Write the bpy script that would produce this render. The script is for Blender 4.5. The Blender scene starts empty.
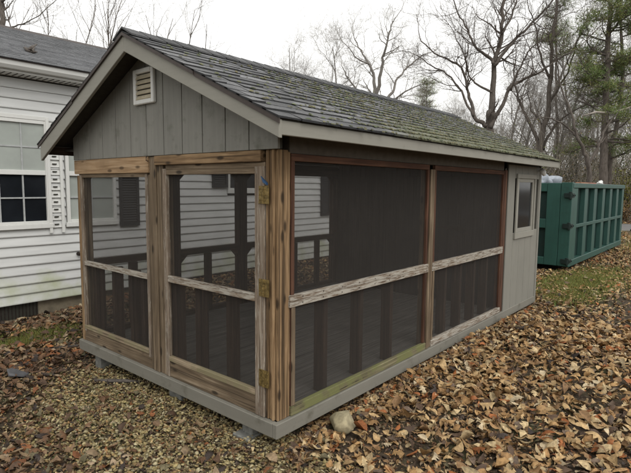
import bpy, math, random
import numpy as np
from mathutils import Vector, Matrix
R = math.radians
random.seed(7); rng = np.random.default_rng(11)
S = bpy.context.scene; COL = S.collection

# ------------------------------------------------------------------ camera
CAM = np.array([-2.1330, -2.1103, 1.5799])
FW = np.array([0.75925, 0.64315, -0.09944]); RT = np.array([0.64703, -0.76241, 0.00916]); UP = np.array([0.06992, 0.07130, 0.99500])
FOC = 502.4
def at(px, py, d):                      # point seen at a photo pixel, d metres ahead of the lens
    return CAM + d * (FW + RT * (px - 315.5) / FOC - UP * (py - 236.5) / FOC)
cd = bpy.data.cameras.new('camera'); cam = bpy.data.objects.new('camera', cd); COL.objects.link(cam)
cd.sensor_width = 36; cd.lens = FOC / 631 * 36; cd.clip_end = 600; cd.clip_start = 0.05
cam.matrix_world = Matrix(((RT[0], UP[0], -FW[0], CAM[0]), (RT[1], UP[1], -FW[1], CAM[1]), (RT[2], UP[2], -FW[2], CAM[2]), (0, 0, 0, 1)))
S.camera = cam

# ------------------------------------------------------------------ light
w = bpy.data.worlds.new('World'); S.world = w; w.use_nodes = True
nt = w.node_tree; bg = nt.nodes['Background']
sky = nt.nodes.new('ShaderNodeTexSky'); sky.sky_type = 'NISHITA'; sky.sun_disc = False
SUN_EL, SUN_AZ = 48, 200
sky.sun_elevation = R(SUN_EL); sky.sun_rotation = R(SUN_AZ); sky.dust_density = 6; sky.air_density = 1.0; sky.ozone_density = 1.0
hs = nt.nodes.new('ShaderNodeHueSaturation'); hs.inputs['Saturation'].default_value = 0.12
mx = nt.nodes.new('ShaderNodeMix'); mx.data_type = 'RGBA'; mx.inputs['Factor'].default_value = 0.72   # even cloud deck over the sky
mx.inputs['B'].default_value = (14.6, 14.5, 14.1, 1)
cn = nt.nodes.new('ShaderNodeTexNoise'); cn.inputs['Scale'].default_value = 1.6; cn.inputs['Detail'].default_value = 3
tc = nt.nodes.new('ShaderNodeTexCoord'); nt.links.new(tc.outputs['Generated'], cn.inputs['Vector'])
mr = nt.nodes.new('ShaderNodeMapRange'); mr.inputs['From Min'].default_value = .3; mr.inputs['From Max'].default_value = .7
mr.inputs['To Min'].default_value = .96; mr.inputs['To Max'].default_value = 1.04; nt.links.new(cn.outputs['Fac'], mr.inputs['Value'])
vm = nt.nodes.new('ShaderNodeVectorMath'); vm.operation = 'SCALE'
nt.links.new(sky.outputs[0], hs.inputs['Color']); nt.links.new(hs.outputs[0], mx.inputs['A'])
nt.links.new(mx.outputs['Result'], vm.inputs[0]); nt.links.new(mr.outputs[0], vm.inputs['Scale']); nt.links.new(vm.outputs[0], bg.inputs['Color'])
bg.inputs['Strength'].default_value = 0.09
sl = bpy.data.lights.new('sun', 'SUN'); sl.energy = 0.8; sl.angle = R(35); sl.color = (1, .97, .93)
so = bpy.data.objects.new('sun', sl); COL.objects.link(so)
sd = Vector((math.sin(R(SUN_AZ)) * math.cos(R(SUN_EL)), math.cos(R(SUN_AZ)) * math.cos(R(SUN_EL)), math.sin(R(SUN_EL))))
so.rotation_euler = sd.to_track_quat('Z', 'Y').to_euler()
S.view_settings.view_transform = 'Standard'; S.view_settings.look = 'None'; S.view_settings.exposure = 0.29; S.view_settings.gamma = 1
S.view_settings.use_curve_mapping = False

# ------------------------------------------------------------------ materials
class NT:
    def __init__(s, name):
        s.m = bpy.data.materials.new(name); s.m.use_nodes = True; s.t = s.m.node_tree
        s.b = s.t.nodes['Principled BSDF']; s.out = s.t.nodes['Material Output']
        s.b.inputs['Specular IOR Level'].default_value = .3
    def n(s, kind, **kw):
        o = s.t.nodes.new('ShaderNode' + kind)
        for k, v in kw.items():
            if k in o.inputs: o.inputs[k].default_value = v
            else: setattr(o, k, v)
        return o
    def l(s, a, b): s.t.links.new(a, b)
    def coords(s, scale=(1, 1, 1), kind='Object', rot=(0, 0, 0)):
        c = s.n('TexCoord'); mp = s.n('Mapping'); mp.inputs['Scale'].default_value = scale; mp.inputs['Rotation'].default_value = rot
        s.l(c.outputs[kind], mp.inputs['Vector']); return mp.outputs[0]
    def noise(s, vec, scale, detail=4, rough=.55, dist=0):
        o = s.n('TexNoise', Scale=scale, Detail=detail, Roughness=rough, Distortion=dist); s.l(vec, o.inputs['Vector']); return o.outputs['Fac']
    def ramp(s, fac, stops):
        o = s.n('ValToRGB'); e = o.color_ramp.elements
        while len(e) < len(stops): e.new(.5)
        for i, (p, c) in enumerate(stops):
            e[i].position = p; e[i].color = (*c, 1) if len(c) == 3 else c
        s.l(fac, o.inputs['Fac']); return o.outputs['Color']
    def mix(s, f, a, b, mode='MIX'):
        o = s.n('Mix', data_type='RGBA', blend_type=mode)
        for v, k in ((f, 'Factor'), (a, 'A'), (b, 'B')):
            i = [q for q in o.inputs if q.name == k and (q.type == 'VALUE' if k == 'Factor' else q.type == 'RGBA')][0]
            if isinstance(v, (int, float)): i.default_value = v
            elif isinstance(v, tuple): i.default_value = (*v, 1)
            else: s.l(v, i)
        return [q for q in o.outputs if q.type == 'RGBA'][0]
    def bump(s, h, strength=.3, dist=.01):
        o = s.n('Bump', Strength=strength, Distance=dist); s.l(h, o.inputs['Height']); s.l(o.outputs[0], s.b.inputs['Normal'])
    def col(s, c):
        if isinstance(c, tuple): s.b.inputs['Base Color'].default_value = (*c, 1)
        else: s.l(c, s.b.inputs['Base Color'])
    def rough(s, v): s.b.inputs['Roughness'].default_value = v

def wood(name, dark, mid, light, axis, knots=True, paint=None, paint_amt=.5, stain=None):
    """weathered lumber with grain along an axis; optional flaking paint or stain"""
    k = NT(name)
    sc = [26, 26, 26]; sc['xyz'.index(axis)] = 1.1
    v = k.coords(tuple(sc)); g = k.noise(v, 2.0, 6, .6, .6)
    c = k.ramp(g, [(.3, dark), (.5, mid), (.72, light)])
    v2 = k.coords((1, 1, 1)); big = k.noise(v2, 3.2, 3)
    c = k.mix(k.ramp(big, [(.4, (0, 0, 0)), (.7, (.7, .7, .7))]), c, tuple(x * .62 for x in mid))
    sk2 = [42, 42, 42]; sk2['xyz'.index(axis)] = .55
    c = k.mix(k.ramp(k.noise(k.coords(tuple(sk2)), 1.3, 3, .5, .3), [(.33, (.7, .7, .7)), (.43, (0, 0, 0))]), c, tuple(x * .45 for x in dark))    # drying cracks
    if knots:
        sk = [9, 9, 9]; sk['xyz'.index(axis)] = 3.2
        vo = k.n('TexVoronoi', Scale=1.3); k.l(k.coords(tuple(sk)), vo.inputs['Vector'])
        c = k.mix(k.ramp(vo.outputs['Distance'], [(.10, (.85, .85, .85)), (.2, (0, 0, 0))]), c, tuple(x * .35 for x in dark))
    if paint:
        sp = [55, 55, 55]; sp['xyz'.index(axis)] = 5
        pn = k.noise(k.coords(tuple(sp)), 1.5, 8, .75)
        c = k.mix(k.ramp(pn, [(paint_amt - .07, (0, 0, 0)), (paint_amt + .06, (.95, .95, .95))]), c, paint)
    if stain:
        sn = k.noise(k.coords((2.5, 2.5, 2.5)), 2.2, 5, .65)
        c = k.mix(k.ramp(sn, [(.42, (0, 0, 0)), (.56, (.9, .9, .9))]), c, stain)
    k.col(c); k.rough(.85); k.bump(g, .45, .004)
    return k.m

def painted(name, base, axis='z', var=.12, rough=.7, streak=True, dirt=None, dirt_amt=.6, bump=.15):
    k = NT(name)
    sc = [14, 14, 14]; sc['xyz'.index(axis)] = .9
    a = k.noise(k.coords(tuple(sc)), 2.4, 6, .65); b = k.noise(k.coords((1, 1, 1)), 2.1, 5, .6)
    lo = tuple(x * (1 - var) for x in base); hi = tuple(min(1, x * (1 + var)) for x in base)
    c = k.mix(.5, k.ramp(a, [(.3, lo), (.7, hi)]), k.ramp(b, [(.3, lo), (.7, hi)]))
    if dirt:
        dn = k.noise(k.coords((3, 3, 3)), 1.7, 7, .68)
        c = k.mix(k.ramp(dn, [(dirt_amt, (0, 0, 0)), (dirt_amt + .16, (.8, .8, .8))]), c, dirt)
    k.col(c); k.rough(rough); k.bump(a, bump, .003); return k.m

def vcol(name, rough=.8, var=.25, scale=40, bump=.3, spec=.3, trans=0):
    k = NT(name); a = k.n('Attribute', attribute_name='Col')
    nz = k.noise(k.coords((1, 1, 1)), scale, 4, .6)
    c = k.mix(1.0, a.outputs['Color'], k.ramp(nz, [(.3, (1 - var,) * 3), (.7, (1 + var * .4,) * 3)]), 'MULTIPLY')
    k.col(c); k.rough(rough); k.b.inputs['Specular IOR Level'].default_value = spec
    if bump: k.bump(nz, bump, .004)
    return k.m

def plain(name, c, rough=.7, var=.15, scale=20, metal=0, bump=.1):
    k = NT(name); nz = k.noise(k.coords((1, 1, 1)), scale, 5, .6)
    k.col(k.ramp(nz, [(.3, tuple(x * (1 - var) for x in c)), (.7, tuple(min(1, x * (1 + var)) for x in c))])); k.rough(rough)
    k.b.inputs['Metallic'].default_value = metal; k.bump(nz, bump, .003); return k.m

DK, MD, LT = (.06, .038, .02), (.245, .155, .08), (.43, .30, .17)
M = {}
for ax in 'xyz':
    M['wood_' + ax] = wood('weathered_pine_' + ax, DK, MD, LT, ax)
    M['grey_' + ax] = wood('grey_weathered_wood_' + ax, (.06, .042, .026), (.165, .12, .076), (.30, .235, .16), ax)
    M['stile_' + ax] = wood('bleached_rough_wood_' + ax, (.07, .05, .035), (.2, .152, .11), (.37, .315, .25), ax, False, (.43, .40, .34), .60)
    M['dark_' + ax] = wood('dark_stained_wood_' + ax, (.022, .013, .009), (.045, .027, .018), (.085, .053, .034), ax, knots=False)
    M['chip_' + ax] = wood('chipped_white_paint_wood_' + ax, (.07, .045, .03), (.17, .12, .08), (.26, .2, .14), ax, False, (.38, .355, .305), .49)
    M['red_' + ax] = wood('red_brown_wood_' + ax, (.035, .016, .01), (.095, .044, .026), (.165, .085, .05), ax, knots=False)
    M['trim_' + ax] = painted('taupe_trim_paint_' + ax, (.25, .241, .207), ax, .1, dirt=(.13, .13, .1), dirt_amt=.62)
    M['base_' + ax] = painted('grey_base_paint_' + ax, (.185, .176, .148), ax, .12, dirt=(.10, .093, .07), dirt_amt=.56)
    M['white_' + ax] = painted('white_paint_' + ax, (.66, .66, .63), ax, .05, dirt=(.34, .33, .28), dirt_amt=.66)
M['pale'] = wood('pale_new_pine', (.2, .12, .06), (.36, .24, .135), (.48, .345, .215), 'y')
M['pale_strip'] = wood('pale_weathered_strip', (.14, .105, .065), (.29, .225, .15), (.41, .335, .235), 'y', stain=(.2, .175, .10))
M['moss_x'] = wood('mossy_sill_wood', (.06, .05, .03), (.16, .14, .08), (.25, .22, .13), 'x', False, stain=(.15, .155, .06))
M['siding'] = painted('taupe_siding_paint', (.208, .203, .18), 'z', .17, dirt=(.12, .12, .095), dirt_amt=.55)
M['siding2'] = painted('taupe_siding_paint_end', (.205, .199, .172), 'z', .13, dirt=(.15, .145, .115), dirt_amt=.62)
M['groove'] = plain('dark_groove', (.04, .038, .03))
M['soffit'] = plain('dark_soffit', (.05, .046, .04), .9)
M['eave_shaded'] = plain('eave_shaded_siding', (.10, .085, .068), .9)  # siding band under the eave, its shade put into the brown
M['drip'] = plain('weathered_drip_edge', (.055, .043, .038), .55)
M['floor'] = wood('grey_floor_boards', (.08, .073, .065), (.15, .14, .128), (.23, .215, .195), 'x', False)
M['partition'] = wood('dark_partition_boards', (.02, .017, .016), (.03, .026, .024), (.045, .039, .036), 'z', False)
M['brass'] = plain('aged_brass', (.19, .135, .05), .5, .55, 45, .45, .4)
M['iron'] = plain('rusty_iron', (.03, .022, .018), .7, .4, 40, .3)
M['glass_dark'] = plain('dark_window_glass', (.012, .014, .017), .1, .3, 2, 0, 0)
M['glass_dark'].node_tree.nodes['Principled BSDF'].inputs['Specular IOR Level'].default_value = .15
M['blind'] = plain('window_glass_with_drawn_blind', (.36, .385, .355), .15, .1, 3, 0, 0)
M['shutter'] = plain('dark_vinyl_shutter', (.02, .021, .024), .5)
M['concrete'] = plain('concrete', (.16, .16, .145), .9, .3, 30, 0, .5)
M['black'] = plain('greasy_black_green_steel', (.010, .02, .017), .6, .3, 20, .2)
M['blue'] = plain('blue_plastic', (.03, .09, .2), .4)
M['whitep'] = plain('white_plastic', (.7, .7, .68), .4)
def screen_mat():
    k = NT('insect_screen'); k.col((.047, .042, .037)); k.rough(.8)
    tr = k.n('BsdfTransparent'); mxs = k.n('MixShader')
    nz = k.noise(k.coords((1, 1, 1)), 3.0, 4)                       # dust on the mesh
    mp = k.n('MapRange'); mp.inputs['From Min'].default_value = .3; mp.inputs['From Max'].default_value = .7
    mp.inputs['To Min'].default_value = .43; mp.inputs['To Max'].default_value = .48
    k.l(nz, mp.inputs['Value']); k.l(mp.outputs[0], mxs.inputs[0]); k.l(tr.outputs[0], mxs.inputs[1]); k.l(k.b.outputs[0], mxs.inputs[2])
    k.l(mxs.outputs[0], k.out.inputs['Surface']); return k.m
M['screen'] = screen_mat()
def vinyl():
    k = NT('white_vinyl_siding'); v = k.coords((1, 1, 1))
    base = k.ramp(k.noise(k.coords((.6, 6, 6)), 3, 5), [(.3, (.56, .565, .55)), (.7, (.66, .665, .65))])
    al = k.noise(v, 2.3, 5, .62)
    sep = k.n('SeparateXYZ'); k.l(v, sep.inputs[0])
    mr = k.n('MapRange'); mr.inputs['From Min'].default_value = 1.1; mr.inputs['From Max'].default_value = .3; k.l(sep.outputs['Z'], mr.inputs['Value'])
    mm = k.n('Math', operation='MULTIPLY'); k.l(mr.outputs[0], mm.inputs[0]); k.l(al, mm.inputs[1])
    c = k.mix(k.ramp(mm.outputs[0], [(.40, (0, 0, 0)), (.68, (.65, .65, .65))]), base, (.36, .4, .18))     # algae low on the wall
    k.col(c); k.rough(.45); return k.m
M['vinyl'] = vinyl()
def shingle_mat(name, moss):
    k = NT(name); a = k.n('Attribute', attribute_name='Col'); v = k.coords((1, 1, 1))
    gr = k.noise(v, 160, 2, .6); c = k.mix(1., a.outputs['Color'], k.ramp(gr, [(.3, (.55,) * 3), (.7, (1.4,) * 3)]), 'MULTIPLY')
    st = k.noise(k.coords((3, 1, 1)), 4, 5, .6); c = k.mix(k.ramp(st, [(.45, (0, 0, 0)), (.75, (.6,) * 3)]), c, (.035, .038, .04))
    if moss:
        n1 = k.noise(v, 1.3, 3); n2 = k.noise(v, 22, 6, .7)
        sep = k.n('SeparateXYZ'); k.l(v, sep.inputs[0])
        g = k.n('MapRange'); g.inputs['From Min'].default_value = 1.1; g.inputs['From Max'].default_value = -.15; k.l(sep.outputs['Y'], g.inputs['Value'])
        gx = k.n('MapRange'); gx.inputs['From Min'].default_value = -.2; gx.inputs['From Max'].default_value = 1.6; k.l(sep.outputs['X'], gx.inputs['Value'])
        m1 = k.n('Math', operation='MULTIPLY'); k.l(g.outputs[0], m1.inputs[0]); k.l(gx.outputs[0], m1.inputs[1])
        m2 = k.n('Math', operation='MULTIPLY'); k.l(m1.outputs[0], m2.inputs[0]); m3 = k.n('Math', operation='ADD'); k.l(n1, m3.inputs[0]); k.l(n2, m3.inputs[1]); k.l(m3.outputs[0], m2.inputs[1])
        c = k.mix(k.ramp(m2.outputs[0], [(.62, (0, 0, 0)), (.95, (.7,) * 3)]), c, k.ramp(n2, [(.35, (.085, .09, .045)), (.65, (.15, .152, .08))]))
    k.col(c); k.rough(.75); k.bump(gr, .5, .004); return k.m
M['shingle'] = shingle_mat('mossy_asphalt_shingles', True)
M['shingle_house'] = shingle_mat('grey_asphalt_shingles', False)
def bark(name, lo, hi):
    k = NT(name); g = k.noise(k.coords((9, 9, 1.5)), 2, 6, .65); k.col(k.ramp(g, [(.3, lo), (.7, hi)])); k.rough(.95); k.bump(g, .6, .03); return k.m
M['bark'] = bark('grey_brown_bark', (.055, .045, .038), (.15, .13, .112))
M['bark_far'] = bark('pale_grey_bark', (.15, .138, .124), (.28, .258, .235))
M['bark_pine'] = bark('pine_bark', (.05, .041, .034), (.14, .118, .1))
M['twig'] = plain('twig_bark', (.105, .087, .074), .95, .3)
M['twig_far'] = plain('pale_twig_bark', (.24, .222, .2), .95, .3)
M['leafvc'] = vcol('dry_leaf', .72, .45, 55, .3, .35)
M['stonevc'] = vcol('pebble', .8, .35, 60, .3, .3)
M['greenvc'] = vcol('foliage', .7, .2, 6, 0, .25)

# ------------------------------------------------------------------ mesh builder
class MB:
    def __init__(s): s.v = []; s.f = []; s.c = []; s.n = 0; s.mi = []
    def add(s, verts, faces, col=None, mi=0):
        b = s.n; s.v.extend([tuple(map(float, p)) for p in verts]); s.n += len(verts)
        for f in faces: s.f.append(tuple(b + i for i in f)); s.mi.append(mi)
        s.c.extend([col or (.5, .5, .5)] * len(verts)); return s
    def box(s, x0, x1, y0, y1, z0, z1, col=None, mi=0):
        v = [(x0, y0, z0), (x1, y0, z0), (x1, y1, z0), (x0, y1, z0), (x0, y0, z1), (x1, y0, z1), (x1, y1, z1), (x0, y1, z1)]
        return s.add(v, [(0, 3, 2, 1), (4, 5, 6, 7), (0, 1, 5, 4), (1, 2, 6, 5), (2, 3, 7, 6), (3, 0, 4, 7)], col, mi)
    def prism(s, a, b, col=None, mi=0):                     # two matching loops, a -> b
        n = len(a)
        return s.add(list(a) + list(b), [tuple(range(n))[::-1], tuple(range(n, 2 * n))] + [(i, (i + 1) % n, n + (i + 1) % n, n + i) for i in range(n)], col, mi)
    def tube(s, pts, rad, sides=6, col=None, cap=True):
        pts = [np.asarray(p, float) for p in pts]; n = len(pts); rings = []
        t0 = pts[1] - pts[0]; ref = np.array([0, 0, 1.]) if abs(t0[2]) < .9 * np.linalg.norm(t0) else np.array([1., 0, 0])
        cs = [(math.cos(2 * math.pi * i / sides), math.sin(2 * math.pi * i / sides)) for i in range(sides)]
        vs = []
        for i, p in enumerate(pts):
            t = pts[min(i + 1, n - 1)] - pts[max(i - 1, 0)]; t = t / (np.linalg.norm(t) + 1e-9)
            a = np.cross(t, ref); a /= (np.linalg.norm(a) + 1e-9); b = np.cross(t, a); r = rad[i]
            for c_, s_ in cs: vs.append(p + (a * c_ + b * s_) * r)
        fs = [(i * sides + j, i * sides + (j + 1) % sides, (i + 1) * sides + (j + 1) % sides, (i + 1) * sides + j) for i in range(n - 1) for j in range(sides)]
        if cap and sides > 3: fs += [tuple(range(sides))[::-1], tuple(range((n - 1) * sides, n * sides))]
        return s.add(vs, fs, col)
    def build(s, name, mats, parent=None, smooth=False, bevel=0, col=False):
        me = bpy.data.meshes.new(name); me.from_pydata(s.v, [], s.f)
        if not isinstance(mats, (list, tuple)): mats = [mats]
        for m in mats: me.materials.append(m)
        if len(mats) > 1: me.polygons.foreach_set('material_index', s.mi)
        if smooth: me.polygons.foreach_set('use_smooth', [True] * len(me.polygons))
        if col:
            a = me.color_attributes.new('Col', 'FLOAT_COLOR', 'POINT')
            a.data.foreach_set('color', np.c_[np.array(s.c, np.float32), np.ones(len(s.c), np.float32)].ravel())
        me.update(); o = bpy.data.objects.new(name, me); COL.objects.link(o)
        if parent: link(o, parent)
        if bevel:
            b = o.modifiers.new('bevel', 'BEVEL'); b.width = bevel; b.segments = 1; b.limit_method = 'ANGLE'
        return o
def link(o, p):
    o.parent = p
    loc = Vector((0, 0, 0)); q = p
    while q: loc += q.location; q = q.parent
    o.location = o.location - loc          # parents are only ever moved, never turned
def raw(name, V, F, mat, C=None, parent=None, smooth=False):    # big numpy triangle meshes
    me = bpy.data.meshes.new(name); me.vertices.add(len(V)); me.vertices.foreach_set('co', np.ascontiguousarray(V, np.float32).ravel())
    me.loops.add(F.size); me.loops.foreach_set('vertex_index', np.ascontiguousarray(F, np.int32).ravel())
    me.polygons.add(len(F)); me.polygons.foreach_set('loop_start', np.arange(0, F.size, F.shape[1], dtype=np.int32))
    me.materials.append(mat)
    if smooth: me.polygons.foreach_set('use_smooth', np.ones(len(F), bool))
    if C is not None:
        a = me.color_attributes.new('Col', 'FLOAT_COLOR', 'POINT'); a.data.foreach_set('color', np.c_[C, np.ones(len(C))].astype(np.float32).ravel())
    me.update(calc_edges=True); me.validate(); o = bpy.data.objects.new(name, me); COL.objects.link(o)
    if parent: link(o, parent)
    return o
def empty(name, loc, label, cat, group=None):
    o = bpy.data.objects.new(name, None); o.location = loc; o.empty_display_size = .2; COL.objects.link(o); return tag(o, label, cat, group)
def tag(o, label, cat, group=None, kind=None):
    if label: o['label'] = label
    if cat: o['category'] = cat
    if group: o['group'] = group
    if kind: o['kind'] = kind
    return o
def box(name, m, p, *b, bevel=.003, rot=None): return MB().box(*b).build(name, M[m] if isinstance(m, str) else m, p, bevel=bevel)

# ------------------------------------------------------------------ ground
def sstep(a, b, x): t = np.clip((x - a) / (b - a), 0, 1); return t * t * (3 - 2 * t)
def zg(x, y):
    x = np.asarray(x, float); y = np.asarray(y, float)
    z = -.105 + .07 * sstep(.1, 1.9, x - .25 * np.minimum(y, 0))
    z = z - .075 * sstep(4.1, 4.9, y) * (1 - sstep(1.5, 3, x))
    z = z - .03 * sstep(1.2, 2.2, y) * (1 - sstep(.4, 1.5, x))
    z = z + .012 * np.sin(1.7 * x + .6 * y) * np.sin(1.3 * y - .4 * x) + .006 * np.sin(5.1 * x + 2.2 * y) * np.cos(4.3 * y)
    return z
def ground():
    def axis(lo, hi):
        a = list(np.arange(lo, hi, .12)); e = .15
        up, dn = hi, lo; b, c = [], []
        for _ in range(44): up += e; dn -= e; b.append(up); c.append(dn); e *= 1.155
        return np.array(c[::-1] + a + b)
    X = axis(-3, 12); Y = axis(-5, 6); gx, gy = np.meshgrid(X, Y)
    V = np.c_[gx.ravel(), gy.ravel(), zg(gx, gy).ravel()]
    nx, ny = len(X), len(Y); i = np.arange(nx * ny).reshape(ny, nx)
    F = np.stack([i[:-1, :-1], i[:-1, 1:], i[1:, 1:], i[1:, :-1]], -1).reshape(-1, 4)
    k = NT('forest_soil'); v = k.coords((1, 1, 1))
    n1 = k.noise(v, 30, 6, .7); n2 = k.noise(v, .8, 4); n3 = k.noise(v, 3, 5, .65)
    c = k.ramp(n1, [(.25, (.022, .017, .012)), (.5, (.07, .05, .032)), (.75, (.15, .11, .07))])
    c = k.mix(k.ramp(n3, [(.5, (0, 0, 0)), (.62, (.55,) * 3)]), c, k.ramp(n1, [(.3, (.03, .035, .012)), (.7, (.1, .115, .04))]))
    k.col(c); k.rough(.95); k.bump(n1, .8, .03)
    return tag(raw('ground', V, F, k.m, smooth=True), None, None, None, 'structure')
ground()

# ------------------------------------------------------------------ the shed
W, L, LP = 2.671, 5.12, 3.88
shed = empty('screened_shed', (0, 0, 0), 'taupe gabled wooden shed with screened porch bays and mossy shingle roof', 'shed')
bf = MB()
bf.box(0, L, 0, .04, 0, .095).box(0, L, W - .04, W, 0, .095).box(L - .04, L, .04, W - .04, 0, .095)
for x in np.arange(.6, 5, .6): bf.box(x, x + .04, .04, W - .04, .0, .085)
bf.build('base_frame', M['base_x'], shed, bevel=.004)
MB().box(-.002, .04, .04, W - .04, 0, .095).build('base_frame', M['base_y'], shed, bevel=.004)
fb = MB()
for i in range(18):
    y0 = .045 + i * .1435; fb.box(.135, L - .05, y0, y0 + .139, .0955, .12 + random.uniform(-.001, .001))
fb.build('floor', M['floor'], shed, bevel=.003)
Z0 = .0955; IN = .026                                   # walls stand a little inside the base

# posts (laminated boards)
def post(x0, x1, y0, y1, z1, n, ax, mat='wood_z'):
    b = MB(); e = .005
    st = np.linspace((y0 if ax == 'y' else x0), (y1 if ax == 'y' else x1), n + 1)
    for i in range(n):
        o = random.uniform(0, .006)
        if ax == 'y': b.box(x0 + o, x1, st[i] + .002, st[i + 1] - .002, Z0, z1)
        else: b.box(st[i] + .002, st[i + 1] - .002, y0 + o, y1, Z0, z1)
    return b
cp = MB()
st = [.026, .052, .076, .100, .127]
for i in range(4): cp.box(IN + (.016, .0, .010, .003)[i], .13, st[i] + .0025, st[i + 1] - .0025, Z0, 1.80)
for x0, x1, o in ((.0, .03, 0), (.04, .065, .004), (.068, .098, .0), (.101, .143, .004)):
    if x0 == 0: continue
    cp.box(x0 + IN * .3 + .0015, x1 + IN * .3, IN + .0005 + o, .1, Z0 - .0005, 1.79)
cp.build('corner_post', M['wood_z'], shed, bevel=.004)
ctr = MB()
ctr.box(IN + .004, .12, 1.238, 1.318, Z0, 1.8).box(IN - .004, .12, 1.322, 1.405, Z0, 1.795).box(IN + .002, .12, 1.409, 1.442, Z0, 1.66)
ctr.build('centre_post', M['grey_z'], shed, bevel=.004)
MB().box(IN + .02, .115, W - .12, W - .026, Z0, 1.8).build('corner_post', M['grey_z'], shed, bevel=.004)
MB().box(IN + .001, IN + .02, W - .075, W - .026, Z0, 1.66).build('corner_post', M['wood_z'], shed, bevel=.003)

# front headers
MB().box(.008, .06, 1.409, W - .018, 1.672, 1.797).build('header', M['pale'], shed, bevel=.004)
MB().box(.008, .06, .15, 1.318, 1.728, 1.797).build('header', M['wood_y'], shed, bevel=.004)
MB().box(IN + .004, .1, .13, 1.2, 1.69, 1.727).build('header', M['grey_y'], shed, bevel=.003)
# hook on the centre post
h = MB(); h.tube([(.005, 1.39, 1.76), (-.012, 1.392, 1.765), (-.012, 1.392, 1.79), (.0, 1.392, 1.80)], [.004] * 4, 5).build('hook', M['iron'], shed, smooth=True)

SX = IN + .022     # depth of the screen sheet behind the face
def screen_sheet(p, x0, x1, y0, y1, z0, z1):
    if x0 == x1: MB().add([(x0, y0, z0), (x0, y1, z0), (x0, y1, z1), (x0, y0, z1)], [(0, 1, 2, 3)]).build('screen', M['screen'], p)
    else: MB().add([(x0, y0, z0), (x1, y0, z0), (x1, y0, z1), (x0, y0, z1)], [(0, 1, 2, 3)]).build('screen', M['screen'], p)

# front left fixed panel
fp = MB().box(IN, IN + .035, 1.445, 1.482, Z0 + .0905, 1.665).build('screen_panel', M['stile_z'], shed, bevel=.003)
MB().box(IN, IN + .035, W - .118, W - .077, Z0 + .0905, 1.665).build('stile', M['stile_z'], fp, bevel=.003)
MB().box(IN + .002, IN + .03, 1.445, W - .077, 1.64, 1.671).build('rail', M['grey_y'], fp, bevel=.002)
MB().box(IN - .003, IN + .032, 1.482, W - .118, .825, .868).build('rail', M['chip_y'], fp, bevel=.003)
MB().box(IN - .004, IN + .032, 1.482, W - .077, .212, .248).build('rail', M['pale_strip'], fp, bevel=.003)
MB().box(IN + .004, IN + .04, 1.445, W - .03, Z0, .2115).build('rail', M['grey_y'], fp, bevel=.003)
screen_sheet(fp, SX, SX, 1.482, W - .118, .248, .825); screen_sheet(fp, SX, SX, 1.482, W - .118, .868, 1.64)
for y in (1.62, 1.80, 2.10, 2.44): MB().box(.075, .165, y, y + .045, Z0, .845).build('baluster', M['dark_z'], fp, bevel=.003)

# door
dr = MB()
dr.box(IN - .006, IN + .03, .130, .2175, .0965, 1.70)
dr = dr.build('door', M['stile_z'], shed, bevel=.004)
MB().box(IN - .005, IN + .03, 1.184, 1.234, .0965, 1.70).build('stile', M['stile_z'], dr, bevel=.003)
MB().box(IN - .003, IN + .028, .218, 1.1835, 1.655, 1.69).build('rail', M['grey_y'], dr, bevel=.003)
MB().box(IN - .008, IN + .03, .218, 1.1835, .845, .893).build('rail', M['chip_y'], dr, bevel=.003)
MB().box(IN - .008, IN + .03, .218, 1.1835, .225, .262).build('rail', M['pale_strip'], dr, bevel=.003)
MB().box(IN + .0, IN + .034, .218, 1.1835, .0965, .2245).build('rail', M['grey_y'], dr, bevel=.003)
screen_sheet(dr, SX, SX, .218, 1.1835, .262, .845); screen_sheet(dr, SX, SX, .218, 1.1835, .893, 1.655)
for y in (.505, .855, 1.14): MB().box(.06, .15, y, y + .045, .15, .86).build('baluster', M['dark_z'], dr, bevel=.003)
for z in (1.525, .945, .36):                            # brass butt hinges, knuckle in the middle
    hb = MB(); hb.box(IN - .013, IN - .0065, .084, .128, z - .055, z + .055).box(IN - .0125, IN - .0066, .1335, .172, z - .055, z + .055)
    for k in range(5): hb.tube([(IN - .013, .131, z - .055 + k * .022), (IN - .013, .131, z - .035 + k * .022)], [.008] * 2, 8)
    for dy in (.095, .115, .145, .162):
        for dz in (-.035, 0, .035): hb.tube([(IN - .012, dy, z + dz), (IN - .0155, dy, z + dz)], [.005, .004], 6)
    hb.build('hinge', M['brass'], dr)
tg = MB(); tg.add([(IN - .012, .155, 1.64), (IN - .02, .10, 1.60), (IN - .02, .095, 1.585), (IN - .012, .135, 1.60), (IN - .006, .155, 1.64), (IN - .006, .10, 1.60), (IN - .006, .095, 1.585), (IN - .006, .135, 1.60)],
    [(0, 1, 2, 3), (7, 6, 5, 4), (0, 4, 5, 1), (1, 5, 6, 2), (2, 6, 7, 3), (3, 7, 4, 0)]).build('blue_tag', M['blue'], shed)

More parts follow.
